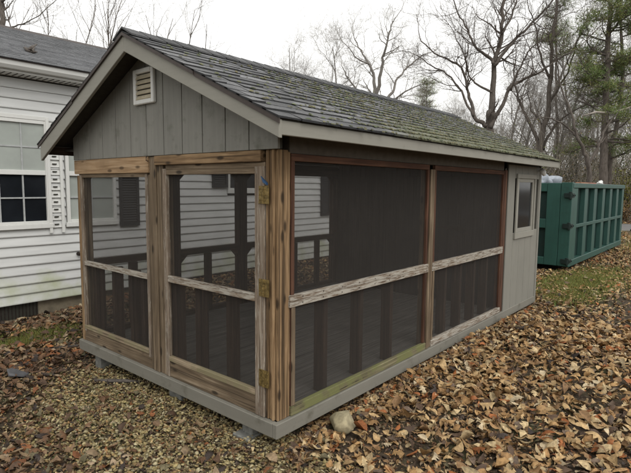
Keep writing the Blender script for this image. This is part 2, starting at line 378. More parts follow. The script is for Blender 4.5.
# right side bays
def bay(x0, x1, sill, balx, zt):
    p = MB().box(x0, x0 + .032, IN, IN + .03, .16, zt).build('screen_panel', M['red_z'], shed, bevel=.003)
    MB().box(x1 - .032, x1, IN, IN + .03, .16, zt).build('stile', M['red_z'], p, bevel=.003)
    lo = MB(); lo.box(x0, x0 + .036, IN - .006, IN - .0005, .16, .812).build('stile', M['grey_z'], p, bevel=.002)
    for za, zb_, zn, e in ((.854, .891, .873, .012), (.814, .8525, .833, .010)):
        rl = MB(); rl.box(x0 - .03 + e, x1 + .02 - e, IN - e, IN + .02, za, zb_)
        for x in np.arange(x0 + .1, x1, .21): rl.tube([(x, IN - e + .001, zn), (x, IN - e - .003, zn)], [.006, .005], 6); rl.mi[-8:] = [1] * 8
        rl.build('rail', [M['chip_x'], M['iron']], p, bevel=.003)
    MB().box(x0 - .005, x1, IN - .012, IN + .03, .0965, .158).build('sill', M[sill], p, bevel=.004)
    MB().box(x0, x1, IN + .002, IN + .03, zt, zt + .045).build('rail', M['red_x'], p, bevel=.003)
    screen_sheet(p, x0 + .032, x1 - .032, SX, SX, .158, .814); screen_sheet(p, x0 + .032, x1 - .032, SX, SX, .891, zt)
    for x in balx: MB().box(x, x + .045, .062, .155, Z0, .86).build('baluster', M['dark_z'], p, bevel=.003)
bay(.155, 1.955, 'moss_x', (.53, .965, 1.40), 1.735)
bay(2.06, 3.80, 'chip_x', (2.40, 2.75, 3.10, 3.45), 1.735)
MB().box(1.962, 2.0, IN - .012, .12, .0965, 1.74).box(2.006, 2.05, IN - .006, .12, .0965, 1.74).build('mid_post', M['grey_z'], shed, bevel=.004)
MB().box(3.805, 3.876, IN - .004, .1, .0965, 1.79).build('mid_post', M['red_z'], shed, bevel=.004)
MB().box(.15, 3.80, IN + .012, .1, 1.7815, 1.90).build('header', M['eave_shaded'], shed, bevel=.004)  # stands for the siding under the eave, darkened by colour for its shade
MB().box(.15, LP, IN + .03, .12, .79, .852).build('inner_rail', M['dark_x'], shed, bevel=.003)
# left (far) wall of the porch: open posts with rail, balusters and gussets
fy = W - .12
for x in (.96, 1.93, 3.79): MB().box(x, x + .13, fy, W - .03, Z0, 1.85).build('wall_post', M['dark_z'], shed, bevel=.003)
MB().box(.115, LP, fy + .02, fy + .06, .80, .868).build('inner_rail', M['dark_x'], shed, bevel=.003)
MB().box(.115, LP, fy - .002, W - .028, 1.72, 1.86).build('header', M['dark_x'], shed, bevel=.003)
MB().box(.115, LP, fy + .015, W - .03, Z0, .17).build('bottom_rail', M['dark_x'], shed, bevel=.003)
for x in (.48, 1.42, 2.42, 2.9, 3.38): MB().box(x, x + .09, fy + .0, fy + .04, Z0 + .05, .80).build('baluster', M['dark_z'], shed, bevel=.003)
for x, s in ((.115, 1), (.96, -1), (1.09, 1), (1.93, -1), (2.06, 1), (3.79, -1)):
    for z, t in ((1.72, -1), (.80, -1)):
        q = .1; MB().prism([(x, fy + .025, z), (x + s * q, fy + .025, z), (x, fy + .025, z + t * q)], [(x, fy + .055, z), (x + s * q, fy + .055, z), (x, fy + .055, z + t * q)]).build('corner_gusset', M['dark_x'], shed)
screen_sheet(shed, .115, LP, W - .02, W - .02, .17, 1.72)
# partition with its own door
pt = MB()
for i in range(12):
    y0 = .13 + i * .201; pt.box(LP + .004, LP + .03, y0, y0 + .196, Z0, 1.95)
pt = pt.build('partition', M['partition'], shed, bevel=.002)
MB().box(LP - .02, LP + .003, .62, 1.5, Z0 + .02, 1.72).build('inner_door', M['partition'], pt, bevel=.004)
sh_ = MB(); sh_.prism([(LP - .027, .50, 1.06), (LP - .027, .60, 1.10), (LP - .027, 1.0, 1.085), (LP - .027, 1.02, 1.075), (LP - .027, 1.0, 1.062), (LP - .027, .60, 1.04)], [(LP - .021, .50, 1.06), (LP - .021, .60, 1.10), (LP - .021, 1.0, 1.085), (LP - .021, 1.02, 1.075), (LP - .021, 1.0, 1.062), (LP - .021, .60, 1.04)])
sh_.build('strap_hinge', M['iron'], pt)

# closed end: grooved siding on three sides
def top_z(y): return 2.66 - .4626 * abs(y - W / 2)
sd_ = MB(); sb = MB()
xs = list(np.arange(LP + .004, L - .06, .231)) + [L - .055]
WX0, WX1, WZ0, WZ1 = 4.2, 4.82, 1.03, 1.70
for a, b in zip(xs[:-1], xs[1:]):
    if b <= WX0 or a >= WX1: sd_.box(a, b - .007, .008, .024, .0965 - .07, 1.86)
    else: sd_.box(a, b - .007, .008, .024, .0265, WZ0).box(a, b - .007, .008, .024, WZ1, 1.86)
sd_.box(L - .055, L + .006, 0.002, .024, .0265, 1.86)
ew = sd_.build('siding_wall', M['siding2'], shed, bevel=.003)
MB().box(LP + .0045, WX0, .0245, .04, .1, 1.9).box(WX1, L - .01, .0245, .04, .1, 1.9).box(WX0, WX1, .0245, .04, .1, WZ0).box(WX0, WX1, .0245, .04, WZ1, 1.9).build('backing', M['groove'], ew)
e2 = MB()
for y in np.arange(.03, W - .03, .231): e2.box(L - .008, L + .008, y, min(y + .224, W - .01), .0965, 1.95)
e2.build('siding_wall', M['siding2'], shed, bevel=.003)
MB().box(LP + .03, L - .01, W - .03, W - .008, .0965, 1.9).build('siding_wall', M['siding2'], shed)
wf = MB()
wf.box(WX0 - .075, WX1 + .04, -.014, .0075, WZ0 - .075, WZ0).box(WX0 - .06, WX0, -.012, .0075, WZ0 + .0005, WZ1).box(WX1, WX1 + .04, -.012, .0075, WZ0 + .0005, WZ1).box(WX0 - .06, WX1 + .04, -.013, .0075, WZ1 + .0005, WZ1 + .055)
wf = wf.build('window', M['trim_z'], shed, bevel=.003)
sf = MB()
sf.box(WX0, WX0 + .05, .004, .03, WZ0, WZ1).box(WX1 - .05, WX1, .004, .03, WZ0, WZ1).box(WX0 + .05, WX1 - .05, .004, .03, WZ0, WZ0 + .05).box(WX0 + .05, WX1 - .05, .004, .03, WZ1 - .045, WZ1)
sf.build('sash', M['trim_z'], wf, bevel=.002)
MB().box(WX0 + .05, WX1 - .05, .02, .026, WZ0 + .05, WZ1 - .045).build('pane', M['glass_dark'], wf)
lb = MB(); lb.tube([(4.98, -.02, 1.83), (4.98, -.06, 1.79), (4.98, -.075, 1.75)], [.03, .035, .02], 10).build('eave_lamp', M['whitep'], shed, smooth=True)

# gable wall
gw = MB(); gbk = MB()
GR = [.0, .027, .258, .484, .725, .956, 1.187, 1.418, 1.649, 1.88, 2.11, 2.34, 2.57, W - .004]
VY0, VY1, VZ0, VZ1 = 1.265, 1.545, 2.19, 2.455
for a, b in zip(GR[1:-1], GR[2:]):
    b2 = b - .008
    def col_(y0, y1, z0, fz1=None):
        if fz1 is None:
            ys = [y0] + ([W / 2] if y0 < W / 2 < y1 else []) + [y1]
            lp = [(y0, z0), (y1, z0)] + [(y, top_z(y) - .045) for y in ys[::-1]]
        else: lp = [(y0, z0), (y1, z0), (y1, fz1), (y0, fz1)]
        gw.prism([(.009, y, z) for y, z in lp], [(.03, y, z) for y, z in lp])
    col_(a if a > .03 else .002, b2, 1.80)
gable = gw.build('gable_wall', M['siding'], shed, bevel=.002)
lp = [(.004, 1.802), (W - .006, 1.802), (W - .006, top_z(W) - .05), (W / 2, top_z(W / 2) - .05), (.004, top_z(0) - .05)]
MB().prism([(.0305, y, z) for y, z in lp], [(.05, y, z) for y, z in lp]).build('backing', M['groove'], gable)
lp2 = [(.004, 1.86), (W - .006, 1.86), (W - .006, top_z(W) - .05), (W / 2, top_z(W / 2) - .05), (.004, top_z(0) - .05)]
MB().prism([(L - .03, y, z) for y, z in lp2], [(L + .008, y, z) for y, z in lp2]).build('gable_wall', M['siding'], shed)
vf = MB(); t = .035
vf.box(-.02, .0085, VY0, VY0 + t, VZ0, VZ1).box(-.02, .0085, VY1 - t, VY1, VZ0, VZ1).box(-.02, .0085, VY0 + t, VY1 - t, VZ0, VZ0 + t).box(-.02, .0085, VY0 + t, VY1 - t, VZ1 - t, VZ1)
vent = vf.build('gable_vent', M['white_z'], shed, bevel=.006)
MB().box(.003, .0086, VY0 + t, VY1 - t, VZ0 + t, VZ1 - t).build('backing', M['groove'], vent)
for i in range(5):
    z = VZ0 + t + .006 + i * .038
    MB().prism([(-.016, VY0 + t, z), (-.012, VY0 + t, z - .005), (.004, VY0 + t, z + .024), (.001, VY0 + t, z + .029)], [(-.016, VY1 - t, z), (-.012, VY1 - t, z - .005), (.004, VY1 - t, z + .024), (.001, VY1 - t, z + .029)]).build('louvre', plain('aged_cream_louvre', (.42, .37, .27)) if i == 0 else bpy.data.materials['aged_cream_louvre'], vent)

# roof
OG, OE, ZA, SL, LR = .202, .215, 2.685, .4626, 5.15
def rz(y): return ZA - SL * abs(y - W / 2)
yl, yr = W + OE, -OE
dk = MB()
for ya in (yr + .012, yl - .012):
    q = [(ya, rz(ya)), (W / 2, ZA)]
    a = [(-OG + .03, y, z - .028) for y, z in q] + [(-OG + .03, y, z - .05) for y, z in q[::-1]]
    b = [(LR - .01, p[1], p[2]) for p in a]; dk.prism(a, b)
roof = dk.build('roof', M['soffit'], shed)
shg = MB(); nrows = 15
for side in (0, 1):
    run = W / 2 + OE + .012; ln = math.hypot(1, SL)
    ex = run / nrows
    for i in range(nrows):
        h0 = i * ex; x = -OG - .012 - random.uniform(0, .15)
        rowj = random.uniform(-.004, .004)
        while x < LR:
            wd = .2 + random.uniform(-.07, .07); xa = max(x, -OG - .012); xb = min(x + wd - .004, LR + random.uniform(-.005, .01)); x += wd
            if xb - xa < .01: continue
            lowj = rowj + random.uniform(-.004, .004); th = random.uniform(.004, .013); th2 = th + random.uniform(-.003, .004)
            ya0 = -OE - .012 + h0 + lowj; ya1 = -OE - .012 + h0 + ex * 1.25
            def zz(y): return ZA - SL * abs(min(y, W / 2) - W / 2)
            def P(xx, y, up): return (xx, y if side == 0 else W - y, zz(y) - .026 + up)
            ya1 = min(ya1, W / 2)
            vs = [P(xa, ya0, .001), P(xb, ya0, .001), P(xb, ya1, .0), P(xa, ya1, .0), P(xa, ya0, th + .006), P(xb, ya0, th2 + .006), P(xb, ya1, .006), P(xa, ya1, .006)]
            g = random.choice([.09, .105, .125, .15, .17]) * random.uniform(.9, 1.1)
            shg.add(vs[4:], [(0, 1, 2, 3)], (g, g * 1.0, g * 1.02))
            shg.add(vs, [(0, 3, 2, 1), (0, 1, 5, 4), (1, 2, 6, 5), (2, 3, 7, 6), (3, 0, 4, 7)], (.02, .02, .021))      # black asphalt edges
shg.build('shingles', M['shingle'], roof, col=True)
def moss():                                             # tufts rooted along the butts of the shingles
    q = np.random.default_rng(3); V, F = [], []; o = 0; n = 13000
    bv = np.array([(math.cos(a) * c, math.sin(a) * c, h) for c, h in ((1, 0), (.72, .62)) for a in np.arange(7) * .8976] + [(0, 0, .9)])
    bf_ = [(i, (i + 1) % 7, 7 + (i + 1) % 7) for i in range(7)] + [(i, 7 + (i + 1) % 7, 7 + i) for i in range(7)] + [(7 + i, 7 + (i + 1) % 7, 14) for i in range(7)]
    bf_ = np.array(bf_); C = []; exx = (W / 2 + OE + .012) / nrows
    for _ in range(n):
        x = q.uniform(-.1, LR - .02); i = int(q.integers(0, nrows)); up_ = i / nrows
        dens = (.12 + .88 * float(sstep(.2, 2.0, x))) * (.95 - .8 * up_) * (.45 if i == 0 else 1) * (.35 + .65 * (math.sin(x * 2.3 + i * 1.7) * math.sin(x * 5.1 - i) > -.25))
        if q.uniform() > dens: continue
        y = -OE - .012 + i * exx + q.normal() * .008; z = ZA - SL * abs(y - W / 2) - .010
        s = np.array([q.uniform(.005, .022), q.uniform(.004, .010), q.uniform(.004, .011)])
        v = bv * s * (1 + .2 * q.normal(size=(15, 1))); v[:, 2] += v[:, 1] * SL
        V.append(v + (x, y, z)); F.append(bf_ + o); o += 15; c = np.array([.10, .105, .055]) * q.uniform(.5, 1.5); c[0] *= q.uniform(.85, 1.2); C.append(np.repeat(c[None], 15, 0))
    ob = raw('moss', np.concatenate(V), np.concatenate(F), M['greenvc'], np.concatenate(C), parent=roof, smooth=True); ob['kind'] = 'stuff'
moss()
rc = MB(); x = -OG - .014
while x < LR:
    g = random.uniform(.06, .1)
    a = [(x, W / 2 - .13, rz(W / 2 - .13) + .004), (x, W / 2, ZA + .012), (x, W / 2 + .13, rz(W / 2 + .13) + .004), (x, W / 2 + .13, rz(W / 2 + .13) - .008), (x, W / 2, ZA + .0), (x, W / 2 - .13, rz(W / 2 - .13) - .008)]
    e = min(x + .15, LR); b = [(e, p[1], p[2] - .004) for p in a]
    rc.prism(a, b, (g, g, g * 1.02)); x += .14
rc.build('ridge_caps', M['shingle'], roof, col=True)
# rake boards: right one and the deeper left one
def rake(x0, x1, ya, thin, thick, name, m, top=.036):
    q = [(ya, rz(ya) - top), (W / 2, ZA - top), (W / 2, ZA - thin), (ya, rz(ya) - thick)]
    MB().prism([(x0, y, z) for y, z in q], [(x1, y, z) for y, z in q]).build(name, M[m], roof, bevel=.003)
rake(-OG, -OG + .025, yr, .158, .134, 'rake_board', 'trim_y'); rake(-OG, -OG + .025, yl - .03, .158, .19, 'rake_board', 'trim_y')
rake(LR - .02, LR, yr, .15, .13, 'rake_board', 'trim_y'); rake(LR - .02, LR, yl, .15, .13, 'rake_board', 'trim_y')
for ya in (yr - .008, yl + .008):                       # drip edge above the rake boards, in two lengths
    mid = ya + (W / 2 - ya) * .47
    for y0, y1, o in ((ya, mid, .0), (mid, W / 2, .007)):
        q = [(y0, rz(y0) - .027), (y1, rz(y1) - .027), (y1, rz(y1) - .056 + o), (y0, rz(y0) - .056 + o)]
        MB().prism([(-OG - .008 - o, y, z) for y, z in q], [(-OG - .0005, y, z) for y, z in q]).build('drip_edge', M['drip'], roof)
MB().box(-OG + .026, LR - .021, yl - .052, yl - .0285, 1.85, 1.925).build('fascia_shade_board', M['dark_x'], roof, bevel=.003)  # added dark board, gives the fascia back its under-eave shade by colour
for s in (0, 1):
    y = yr + .006 if s == 0 else yl - .028
    MB().box(-OG + .0255, LR - .0205, y, y + .022, 1.852, 1.93).build('fascia', M['trim_x'], roof, bevel=.003)
    y2 = y + .0225
    y3 = IN + .006 if s == 0 else y - .19
    MB().box(.002, LR - .021, min(y2, y3) if s == 0 else y3, max(y2, y3) if s == 0 else y - .0005, 1.885, 1.90).build('soffit', M['soffit'], roof)

# concrete blocks under the base
def block(x, y, sx, sy, label, pad=False):
    z = float(zg(x, y)); b = MB(); b.box(x - sx / 2, x + sx / 2, y - sy / 2, y + sy / 2, z - .03, -.001)
    if pad: b.box(x - sx * .9, x + sx * .9, y - sy * .75, y + sy * .75, z - .03, z + .022)
    o = b.build('concrete_block', M['concrete'], None, bevel=.006)
    tag(o, label, 'block', 'concrete blocks carrying the shed')
block(.13, .33, .16, .1, 'grey concrete block on a pad under the shed beside its near corner', True)
block(.085, 2.36, .12, .1, 'grey concrete block under the far left end of the porch front')
block(.13, 1.18, .14, .16, 'shadowed concrete block under the middle of the porch front')
for i, (x, y) in enumerate(((4.9, 2.4), (2.5, 2.4))): block(x, y, .2, .2, ('grey concrete block under the rear corner of the shed', 'grey concrete block under the middle of the rear wall')[i])

# ------------------------------------------------------------------ white house
YH = 4.9; HX0, HX1 = -7.0, 11.0
house = empty('house', (0, YH, 0), 'long white vinyl sided house with grey shingle roof behind the shed', 'house')
WINS = [(-.23, .68, 1.06, 2.39, 3), (.89, 1.60, 1.06, 2.39, 2), (3.70, 5.1, 1.5, 2.39, 2), (6.62, 7.6, .95, 2.39, 2)]
sw = MB(); zb = .035; ch = .124; nrow = 23
def lap(x0, x1, z0, z1):
    sw.add([(x0, YH + .004, z1), (x1, YH + .004, z1), (x1, YH - .018, z0 + .012), (x0, YH - .018, z0 + .012), (x1, YH - .016, z0), (x0, YH - .016, z0), (x1, YH + .006, z0 + .001), (x0, YH + .006, z0 + .001)],
           [(3, 2, 1, 0), (5, 4, 2, 3), (7, 6, 4, 5)])
for i in range(nrow):
    z0 = zb + i * ch; z1 = z0 + ch; zm = (z0 + z1) / 2
    segs = [(HX0, HX1)]
    for (a, b, c, d, _) in WINS:
        if c - .09 < zm < d + .06:
            segs = [s for (p, q) in segs for s in ((p, min(q, a - .01)), (max(p, b + .01), q)) if s[1] > s[0]]
    for p, q in segs: lap(p, q, z0, z1)
sw.build('siding_wall', M['vinyl'], house)
MB().box(HX0, HX1, YH + .02, YH + 7, .03, 2.92).build('inner_wall', M['groove'], house)
fd = MB().box(HX0 + .03, HX1 - .03, YH + .05, YH + 6.9, -.4, .04).build('foundation', plain('tan_foundation', (.2, .17, .12), .9, .25, 12), house)
for vx in (.22, 3.2):
    v = MB(); v.box(vx - .27, vx + .27, YH + .044, YH + .0495, -.16, .03)
    v = v.build('crawl_vent', M['groove'], fd)
    for k in range(13): MB().box(vx - .26 + k * .042, vx - .25 + k * .042, YH + .035, YH + .0435, -.16, .03).build('slat', M['iron'], fd)
WL = ['two_sash', 'two_sash', 'small', 'two_sash']
for (a, b, c, d, n), nm in zip(WINS, WL):
    f = MB(); t = .045
    f.box(a, a + t, YH - .035, YH + .02, c, d).box(b - t, b, YH - .035, YH + .02, c, d).box(a + t, b - t, YH - .034, YH + .02, d - t, d).box(a + t, b - t, YH - .034, YH + .02, c, c + t * .8)
    f.box(a - .02, b + .02, YH - .05, YH + .02, c - .06, c - .0005)                              # sill
    f.box(a - .01, b + .01, YH - .04, YH + .02, d + .0005, d + .05)
    zm = c + (d - c) * .475
    f.box(a + t, b - t, YH - .03, YH + .015, zm, zm + .06)
    f = f.build('window', M['white_z'], house, bevel=.003)
    g = .009; mu = MB(); gx0, gx1 = a + t, b - t
    for k in range(1, n): x = gx0 + (gx1 - gx0) * k / n; mu.box(x - g, x + g, YH - .012, YH + .008, c + t * .8, zm).box(x - g, x + g, YH - .012, YH + .008, zm + .06, d - t)
    for z in ((c + t + zm) / 2, (zm + .06 + d - t) / 2): mu.box(gx0, gx1, YH - .013, YH + .008, z - g, z + g)
    if nm == 'two_sash': mu.build('muntins', plain('grey_muntin', (.38, .39, .385)), f)
    MB().box(gx0, gx1, YH - .004, YH, zm + .06, d - t).build('upper_pane', M['blind'] if nm == 'two_sash' else M['glass_dark'], f)
    MB().box(gx0, gx1, YH + .004, YH + .009, c + t * .8, zm).build('lower_pane', M['glass_dark'] if a < .5 else M['blind'] if a < 1 else M['glass_dark'], f)
for (x0, x1, z0, z1) in ((1.645, 1.955, .965, 2.42), (3.345, 3.675, 1.545, 2.42), (6.275, 6.575, .94, 2.42), (-.62, -.31, .965, 2.42)):
    s = MB(); s.box(x0, x0 + .045, YH - .05, YH - .02, z0, z1).box(x1 - .045, x1, YH - .05, YH - .02, z0, z1).box(x0 + .045, x1 - .045, YH - .05, YH - .02, z0, z0 + .06).box(x0 + .045, x1 - .045, YH - .05, YH - .02, z1 - .06, z1)
    z = z0 + .07
    while z < z1 - .08: s.prism([(x0 + .045, YH - .045, z), (x0 + .045, YH - .025, z + .03), (x0 + .045, YH - .022, z + .026), (x0 + .045, YH - .042, z - .004)], [(x1 - .045, YH - .045, z), (x1 - .045, YH - .025, z + .03), (x1 - .045, YH - .022, z + .026), (x1 - .045, YH - .042, z - .004)]); z += .036
    s.box(x0 + .045, x1 - .045, YH - .0215, YH - .0195, z0 + .06, z1 - .06)
    s.build('shutter', M['shutter'], house)
mc = MB(); z = 1.0                                       # little siding laps between the twin windows
while z < 2.4: mc.add([(.66, YH - .028, z), (.84, YH - .028, z), (.84, YH + .0, z + .1), (.66, YH + .0, z + .1), (.66, YH + .005, z), (.84, YH + .005, z)], [(0, 1, 2, 3), (5, 1, 0, 4)]); z += .1
mc.box(.652, .69, YH - .045, YH - .03, .93, 2.42).box(.81, .848, YH - .045, YH - .03, .93, 2.42)
for k in range(14): mc.box(.72, .775, YH - .035, YH - .024, 1.035 + k * .1, 1.05 + k * .1, None, 1)
mc.build('window_mullion', [M['white_z'], M['groove']], house)
nb = MB(); nb.tube([(1.02, YH - .02, .62), (1.02, YH - .07, .61)], [.028, .02], 10).build('pipe_outlet', M['iron'], house)
# eave and roof
EY = YH - .28
MB().box(HX0 - .2, HX1 + .2, EY, EY + .02, 2.93, 3.035).build('gutter_fascia', M['white_x'], house, bevel=.003)
gt = MB(); gt.prism([(HX0 - .2, EY - .002, 3.03), (HX0 - .2, EY - .09, 3.03), (HX0 - .2, EY - .08, 2.97), (HX0 - .2, EY - .05, 2.935), (HX0 - .2, EY - .002, 2.935)], [(HX1 + .2, EY - .002, 3.03), (HX1 + .2, EY - .09, 3.03), (HX1 + .2, EY - .08, 2.97), (HX1 + .2, EY - .05, 2.935), (HX1 + .2, EY - .002, 2.935)])
gt.build('gutter', M['white_x'], house)
so_ = MB(); so_.box(HX0 - .2, HX1 + .2, EY + .021, YH + .02, 2.905, 2.928).build('soffit', M['white_x'], house)
sp = MB()
for k in range(260): x = HX0 + k * .07; sp.box(x, x + .012, EY + .06, EY + .24, 2.9, 2.9045)
sp.build('soffit_vent', M['groove'], house)
RY, RZ_ = 8.4, 4.42; E0 = (EY - .1, 3.04)
def hz(y): return E0[1] + (RZ_ - E0[1]) * (y - E0[0]) / (RY - E0[0])
rb = MB(); rb.prism([(HX0 - .3, E0[0], E0[1]), (HX0 - .3, RY, RZ_), (HX0 - .3, 2 * RY - E0[0], E0[1]), (HX0 - .3, 2 * RY - E0[0], E0[1] - .02), (HX0 - .3, RY, RZ_ - .2), (HX0 - .3, E0[0], E0[1] - .02)],
    [(HX1 + .3, E0[0], E0[1]), (HX1 + .3, RY, RZ_), (HX1 + .3, 2 * RY - E0[0], E0[1]), (HX1 + .3, 2 * RY - E0[0], E0[1] - .02), (HX1 + .3, RY, RZ_ - .2), (HX1 + .3, E0[0], E0[1] - .02)])
hr = rb.build('roof', M['drip'], house)
hs_ = MB(); n = 26; ey = (RY - E0[0]) / n
for i in range(n):
    x = -4 - random.uniform(0, .3); y0 = E0[0] - .02 + i * ey; y1 = y0 + ey * 1.1
    while x < HX1 + .3:
        wd = .3; g = random.uniform(.105, .165); xa, xb = x, x + wd - .003; x += wd; j = random.uniform(-.003, .003)
        hs_.add([(xa, y0 + j, hz(y0) + .002), (xb, y0 + j, hz(y0) + .002), (xb, y0 + j, hz(y0) + .014), (xa, y0 + j, hz(y0) + .014), (xb, y1, hz(y1) + .003), (xa, y1, hz(y1) + .003)], [(0, 1, 2, 3), (3, 2, 4, 5)], (g * .98, g, g * 1.04))
hs_.build('shingles', M['shingle_house'], hr, col=True)
MB().prism([(HX0 - .3, RY - .12, hz(RY - .12) + .006), (HX0 - .3, RY, RZ_ + .035), (HX0 - .3, RY + .12, hz(RY - .12) + .006)], [(HX1 + .3, RY - .12, hz(RY - .12) + .006), (HX1 + .3, RY, RZ_ + .035), (HX1 + .3, RY + .12, hz(RY - .12) + .006)]).build('ridge_caps', M['drip'], hr)
fk = MB()                                                # a small forked twig lying on the shingles
def onroof(px, py, up=.015):
    d = FW + RT * (px - 315.5) / FOC - UP * (py - 236.5) / FOC; s = (RZ_ - E0[1]) / (RY - E0[0])
    t = (E0[1] + s * (CAM[1] - E0[0]) - CAM[2]) / (d[2] - s * d[1]); p = CAM + t * d; return (p[0], p[1], p[2] + up)
fk.tube([onroof(25, 49), onroof(28, 52.5, .03), onroof(32, 54, .03), onroof(37, 53)], [.02, .028, .024, .01], 6)
fk.tube([onroof(28, 51.5), onroof(32, 51, .05), onroof(37, 48.5, .06)], [.02, .022, .008], 6)
fk.tube([onroof(32, 53), onroof(34.5, 51, .05)], [.018, .01], 5)
tag(fk.build('fallen_twig', M['bark'], None, smooth=True), 'dark forked twig lying on the grey house roof', 'twig')

# ------------------------------------------------------------------ roll-off dumpster
DX, DY, DZ = 8.44, .384, -.0
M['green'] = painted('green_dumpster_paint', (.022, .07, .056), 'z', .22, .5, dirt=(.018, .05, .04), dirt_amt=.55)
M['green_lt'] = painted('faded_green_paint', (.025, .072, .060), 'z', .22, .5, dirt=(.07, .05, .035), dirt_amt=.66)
M['green_shaded'] = painted('dark_green_paint', (.008, .027, .023), 'z', .22, .55, dirt=(.02, .03, .024), dirt_amt=.55)  # dumpster green with the shade of the recesses put into the colour
dump = empty('dumpster', (DX, DY, 0), 'long green steel roll-off dumpster with ribbed side behind the shed', 'dumpster')
DL, DW, DH = 5.5, 2.45, 1.69; b0 = .05
body = MB(); yp = DY + .11
body.box(DX + .06, DX + DL - .04, yp, yp + .04, b0 + .1, DH - .06).box(DX + .06, DX + DL - .04, DY + DW - .15, DY + DW - .11, b0 + .1, DH - .06).box(DX + DL - .06, DX + DL - .0405, yp + .04, DY + DW - .15, b0 + .1, DH - .06).box(DX + .06, DX + DL - .06, yp + .0405, DY + DW - .1505, b0, b0 + .12)
body.build('body', M['green_shaded'], dump)
rl = MB(); rl.box(DX, DX + DL, DY - .01, DY + .13, DH - .1, DH).box(DX, DX + DL, DY + DW - .13, DY + DW, DH - .1, DH).box(DX + DL - .12, DX + DL, DY + .131, DY + DW - .131, DH - .1, DH)
rl.build('top_rail', M['green'], dump, bevel=.01)
rl = MB(); rl.box(DX, DX + DL, DY + .0, DY + .13, b0, b0 + .13).box(DX, DX + DL, DY + DW - .13, DY + DW, b0, b0 + .13).build('bottom_rail', M['green'], dump, bevel=.01)
MB().box(DX + .42, DX + DL - .1, DY + .012, DY + .05, .80, .87).build('side_rail', M['green_lt'], dump, bevel=.006)
for i, x in enumerate((9.52, 10.38, 11.25, 12.1, 12.95, 13.72)):
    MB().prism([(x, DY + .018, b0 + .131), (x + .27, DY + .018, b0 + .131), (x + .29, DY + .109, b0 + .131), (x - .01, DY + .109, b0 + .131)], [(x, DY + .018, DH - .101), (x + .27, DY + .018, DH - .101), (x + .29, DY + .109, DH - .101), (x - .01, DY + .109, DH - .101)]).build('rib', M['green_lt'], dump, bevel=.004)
MB().box(DX + .1, DX + .42, DY + .004, DY + .109, b0 + .131, DH - .101).build('corner_post', M['green'], dump, bevel=.006)
cpst = MB().box(DX - .06, DX + .095, DY - .002, DY + .2, b0 + .02, DH + .01).build('corner_post', M['green'], dump, bevel=.008)
gt = MB(); gx = DX - .03
gt.box(gx + .06, gx + .085, DY + .2, DY + DW - .05, b0 + .02, DH - .02)
gate = gt.build('end_gate', M['green_shaded'], dump)
fr = MB(); fr.box(gx - .03, gx + .0595, DY + .205, DY + .45, b0 + .02, DH - .001).box(gx - .03, gx + .0595, DY + DW - .3, DY + DW - .05, b0 + .02, DH - .001)
fr.box(gx - .028, gx + .0595, DY + .4505, DY + DW - .3005, DH - .17, DH - .003).box(gx - .028, gx + .0595, DY + .4505, DY + DW - .3005, .80, .98).box(gx - .028, gx + .0595, DY + .4505, DY + DW - .3005, b0 + .02, b0 + .17)
fr.box(gx - .028, gx + .0595, DY + 1.18, DY + 1.3, .981, DH - .171).box(gx - .028, gx + .0595, DY + 1.18, DY + 1.3, b0 + .171, .799)
fr.build('gate_frame', M['green'], gate, bevel=.008)
for z in (.17, .86, 1.45):
    hg = MB(); hg.tube([(DX - .07, DY + .02, z - .07), (DX - .07, DY + .02, z + .07)], [.03, .03], 8).box(DX - .1, DX - .061, DY + .02, DY + .13, z - .045, z + .045).box(DX - .06, DX + .10, DY - .016, DY - .0025, z - .04, z + .04)
    for dx in (-.02, .1): hg.tube([(DX + dx, DY - .016, z), (DX + dx, DY - .03, z)], [.018, .018], 6)
    hg.build('hinge', M['black'], cpst, bevel=.004)
for x in (DX + .35, DX + DL - .5):
    for yy in (DY + .25, DY + DW - .33): MB().tube([(x, yy, .02), (x, yy + .1, .02)], [.09, .09], 14).build('wheel', M['iron'], dump)
# rubbish in it
def lump(name, c, r, mat, label, cat, seed, sq=(1, 1, 1)):
    rr = np.random.default_rng(seed); V, F = ico(2); d = 1 + .25 * np.sin(V @ rr.normal(size=(3,)) * 3.1 + 1) + .12 * np.sin(V @ rr.normal(size=(3,)) * 7)
    V = V * d[:, None] * r * np.array(sq); o = raw(name, V, F, mat, smooth=True); o.location = c; return tag(o, label, cat)
def ico(sub):
    t = (1 + 5 ** .5) / 2
    v = [(-1, t, 0), (1, t, 0), (-1, -t, 0), (1, -t, 0), (0, -1, t), (0, 1, t), (0, -1, -t), (0, 1, -t), (t, 0, -1), (t, 0, 1), (-t, 0, -1), (-t, 0, 1)]
    v = [tuple(np.array(p) / np.linalg.norm(p)) for p in v]
    f = [(0, 11, 5), (0, 5, 1), (0, 1, 7), (0, 7, 10), (0, 10, 11), (1, 5, 9), (5, 11, 4), (11, 10, 2), (10, 7, 6), (7, 1, 8), (3, 9, 4), (3, 4, 2), (3, 2, 6), (3, 6, 8), (3, 8, 9), (4, 9, 5), (2, 4, 11), (6, 2, 10), (8, 6, 7), (9, 8, 1)]
    for _ in range(sub):
        c = {}; nf = []
        def mid(a, b):
            k = (min(a, b), max(a, b))
            if k not in c: m = np.array(v[a]) + np.array(v[b]); v.append(tuple(m / np.linalg.norm(m))); c[k] = len(v) - 1
            return c[k]
        for a, b, d in f: x, y, z = mid(a, b), mid(b, d), mid(d, a); nf += [(a, x, z), (b, y, x), (d, z, y), (x, y, z)]
        f = nf
    return np.array(v), np.array(f)
fillm = plain('mixed_rubble', (.12, .1, .085), .95, .5, 9, 0, .6)
V, F = ico(3)
V = V * (1 + .06 * np.sin(V @ np.array([9, 4, 7.])) + .05 * np.sin(V @ np.array([-5, 13, 6.])))[:, None] * np.array([2.5, 1.0, .35])
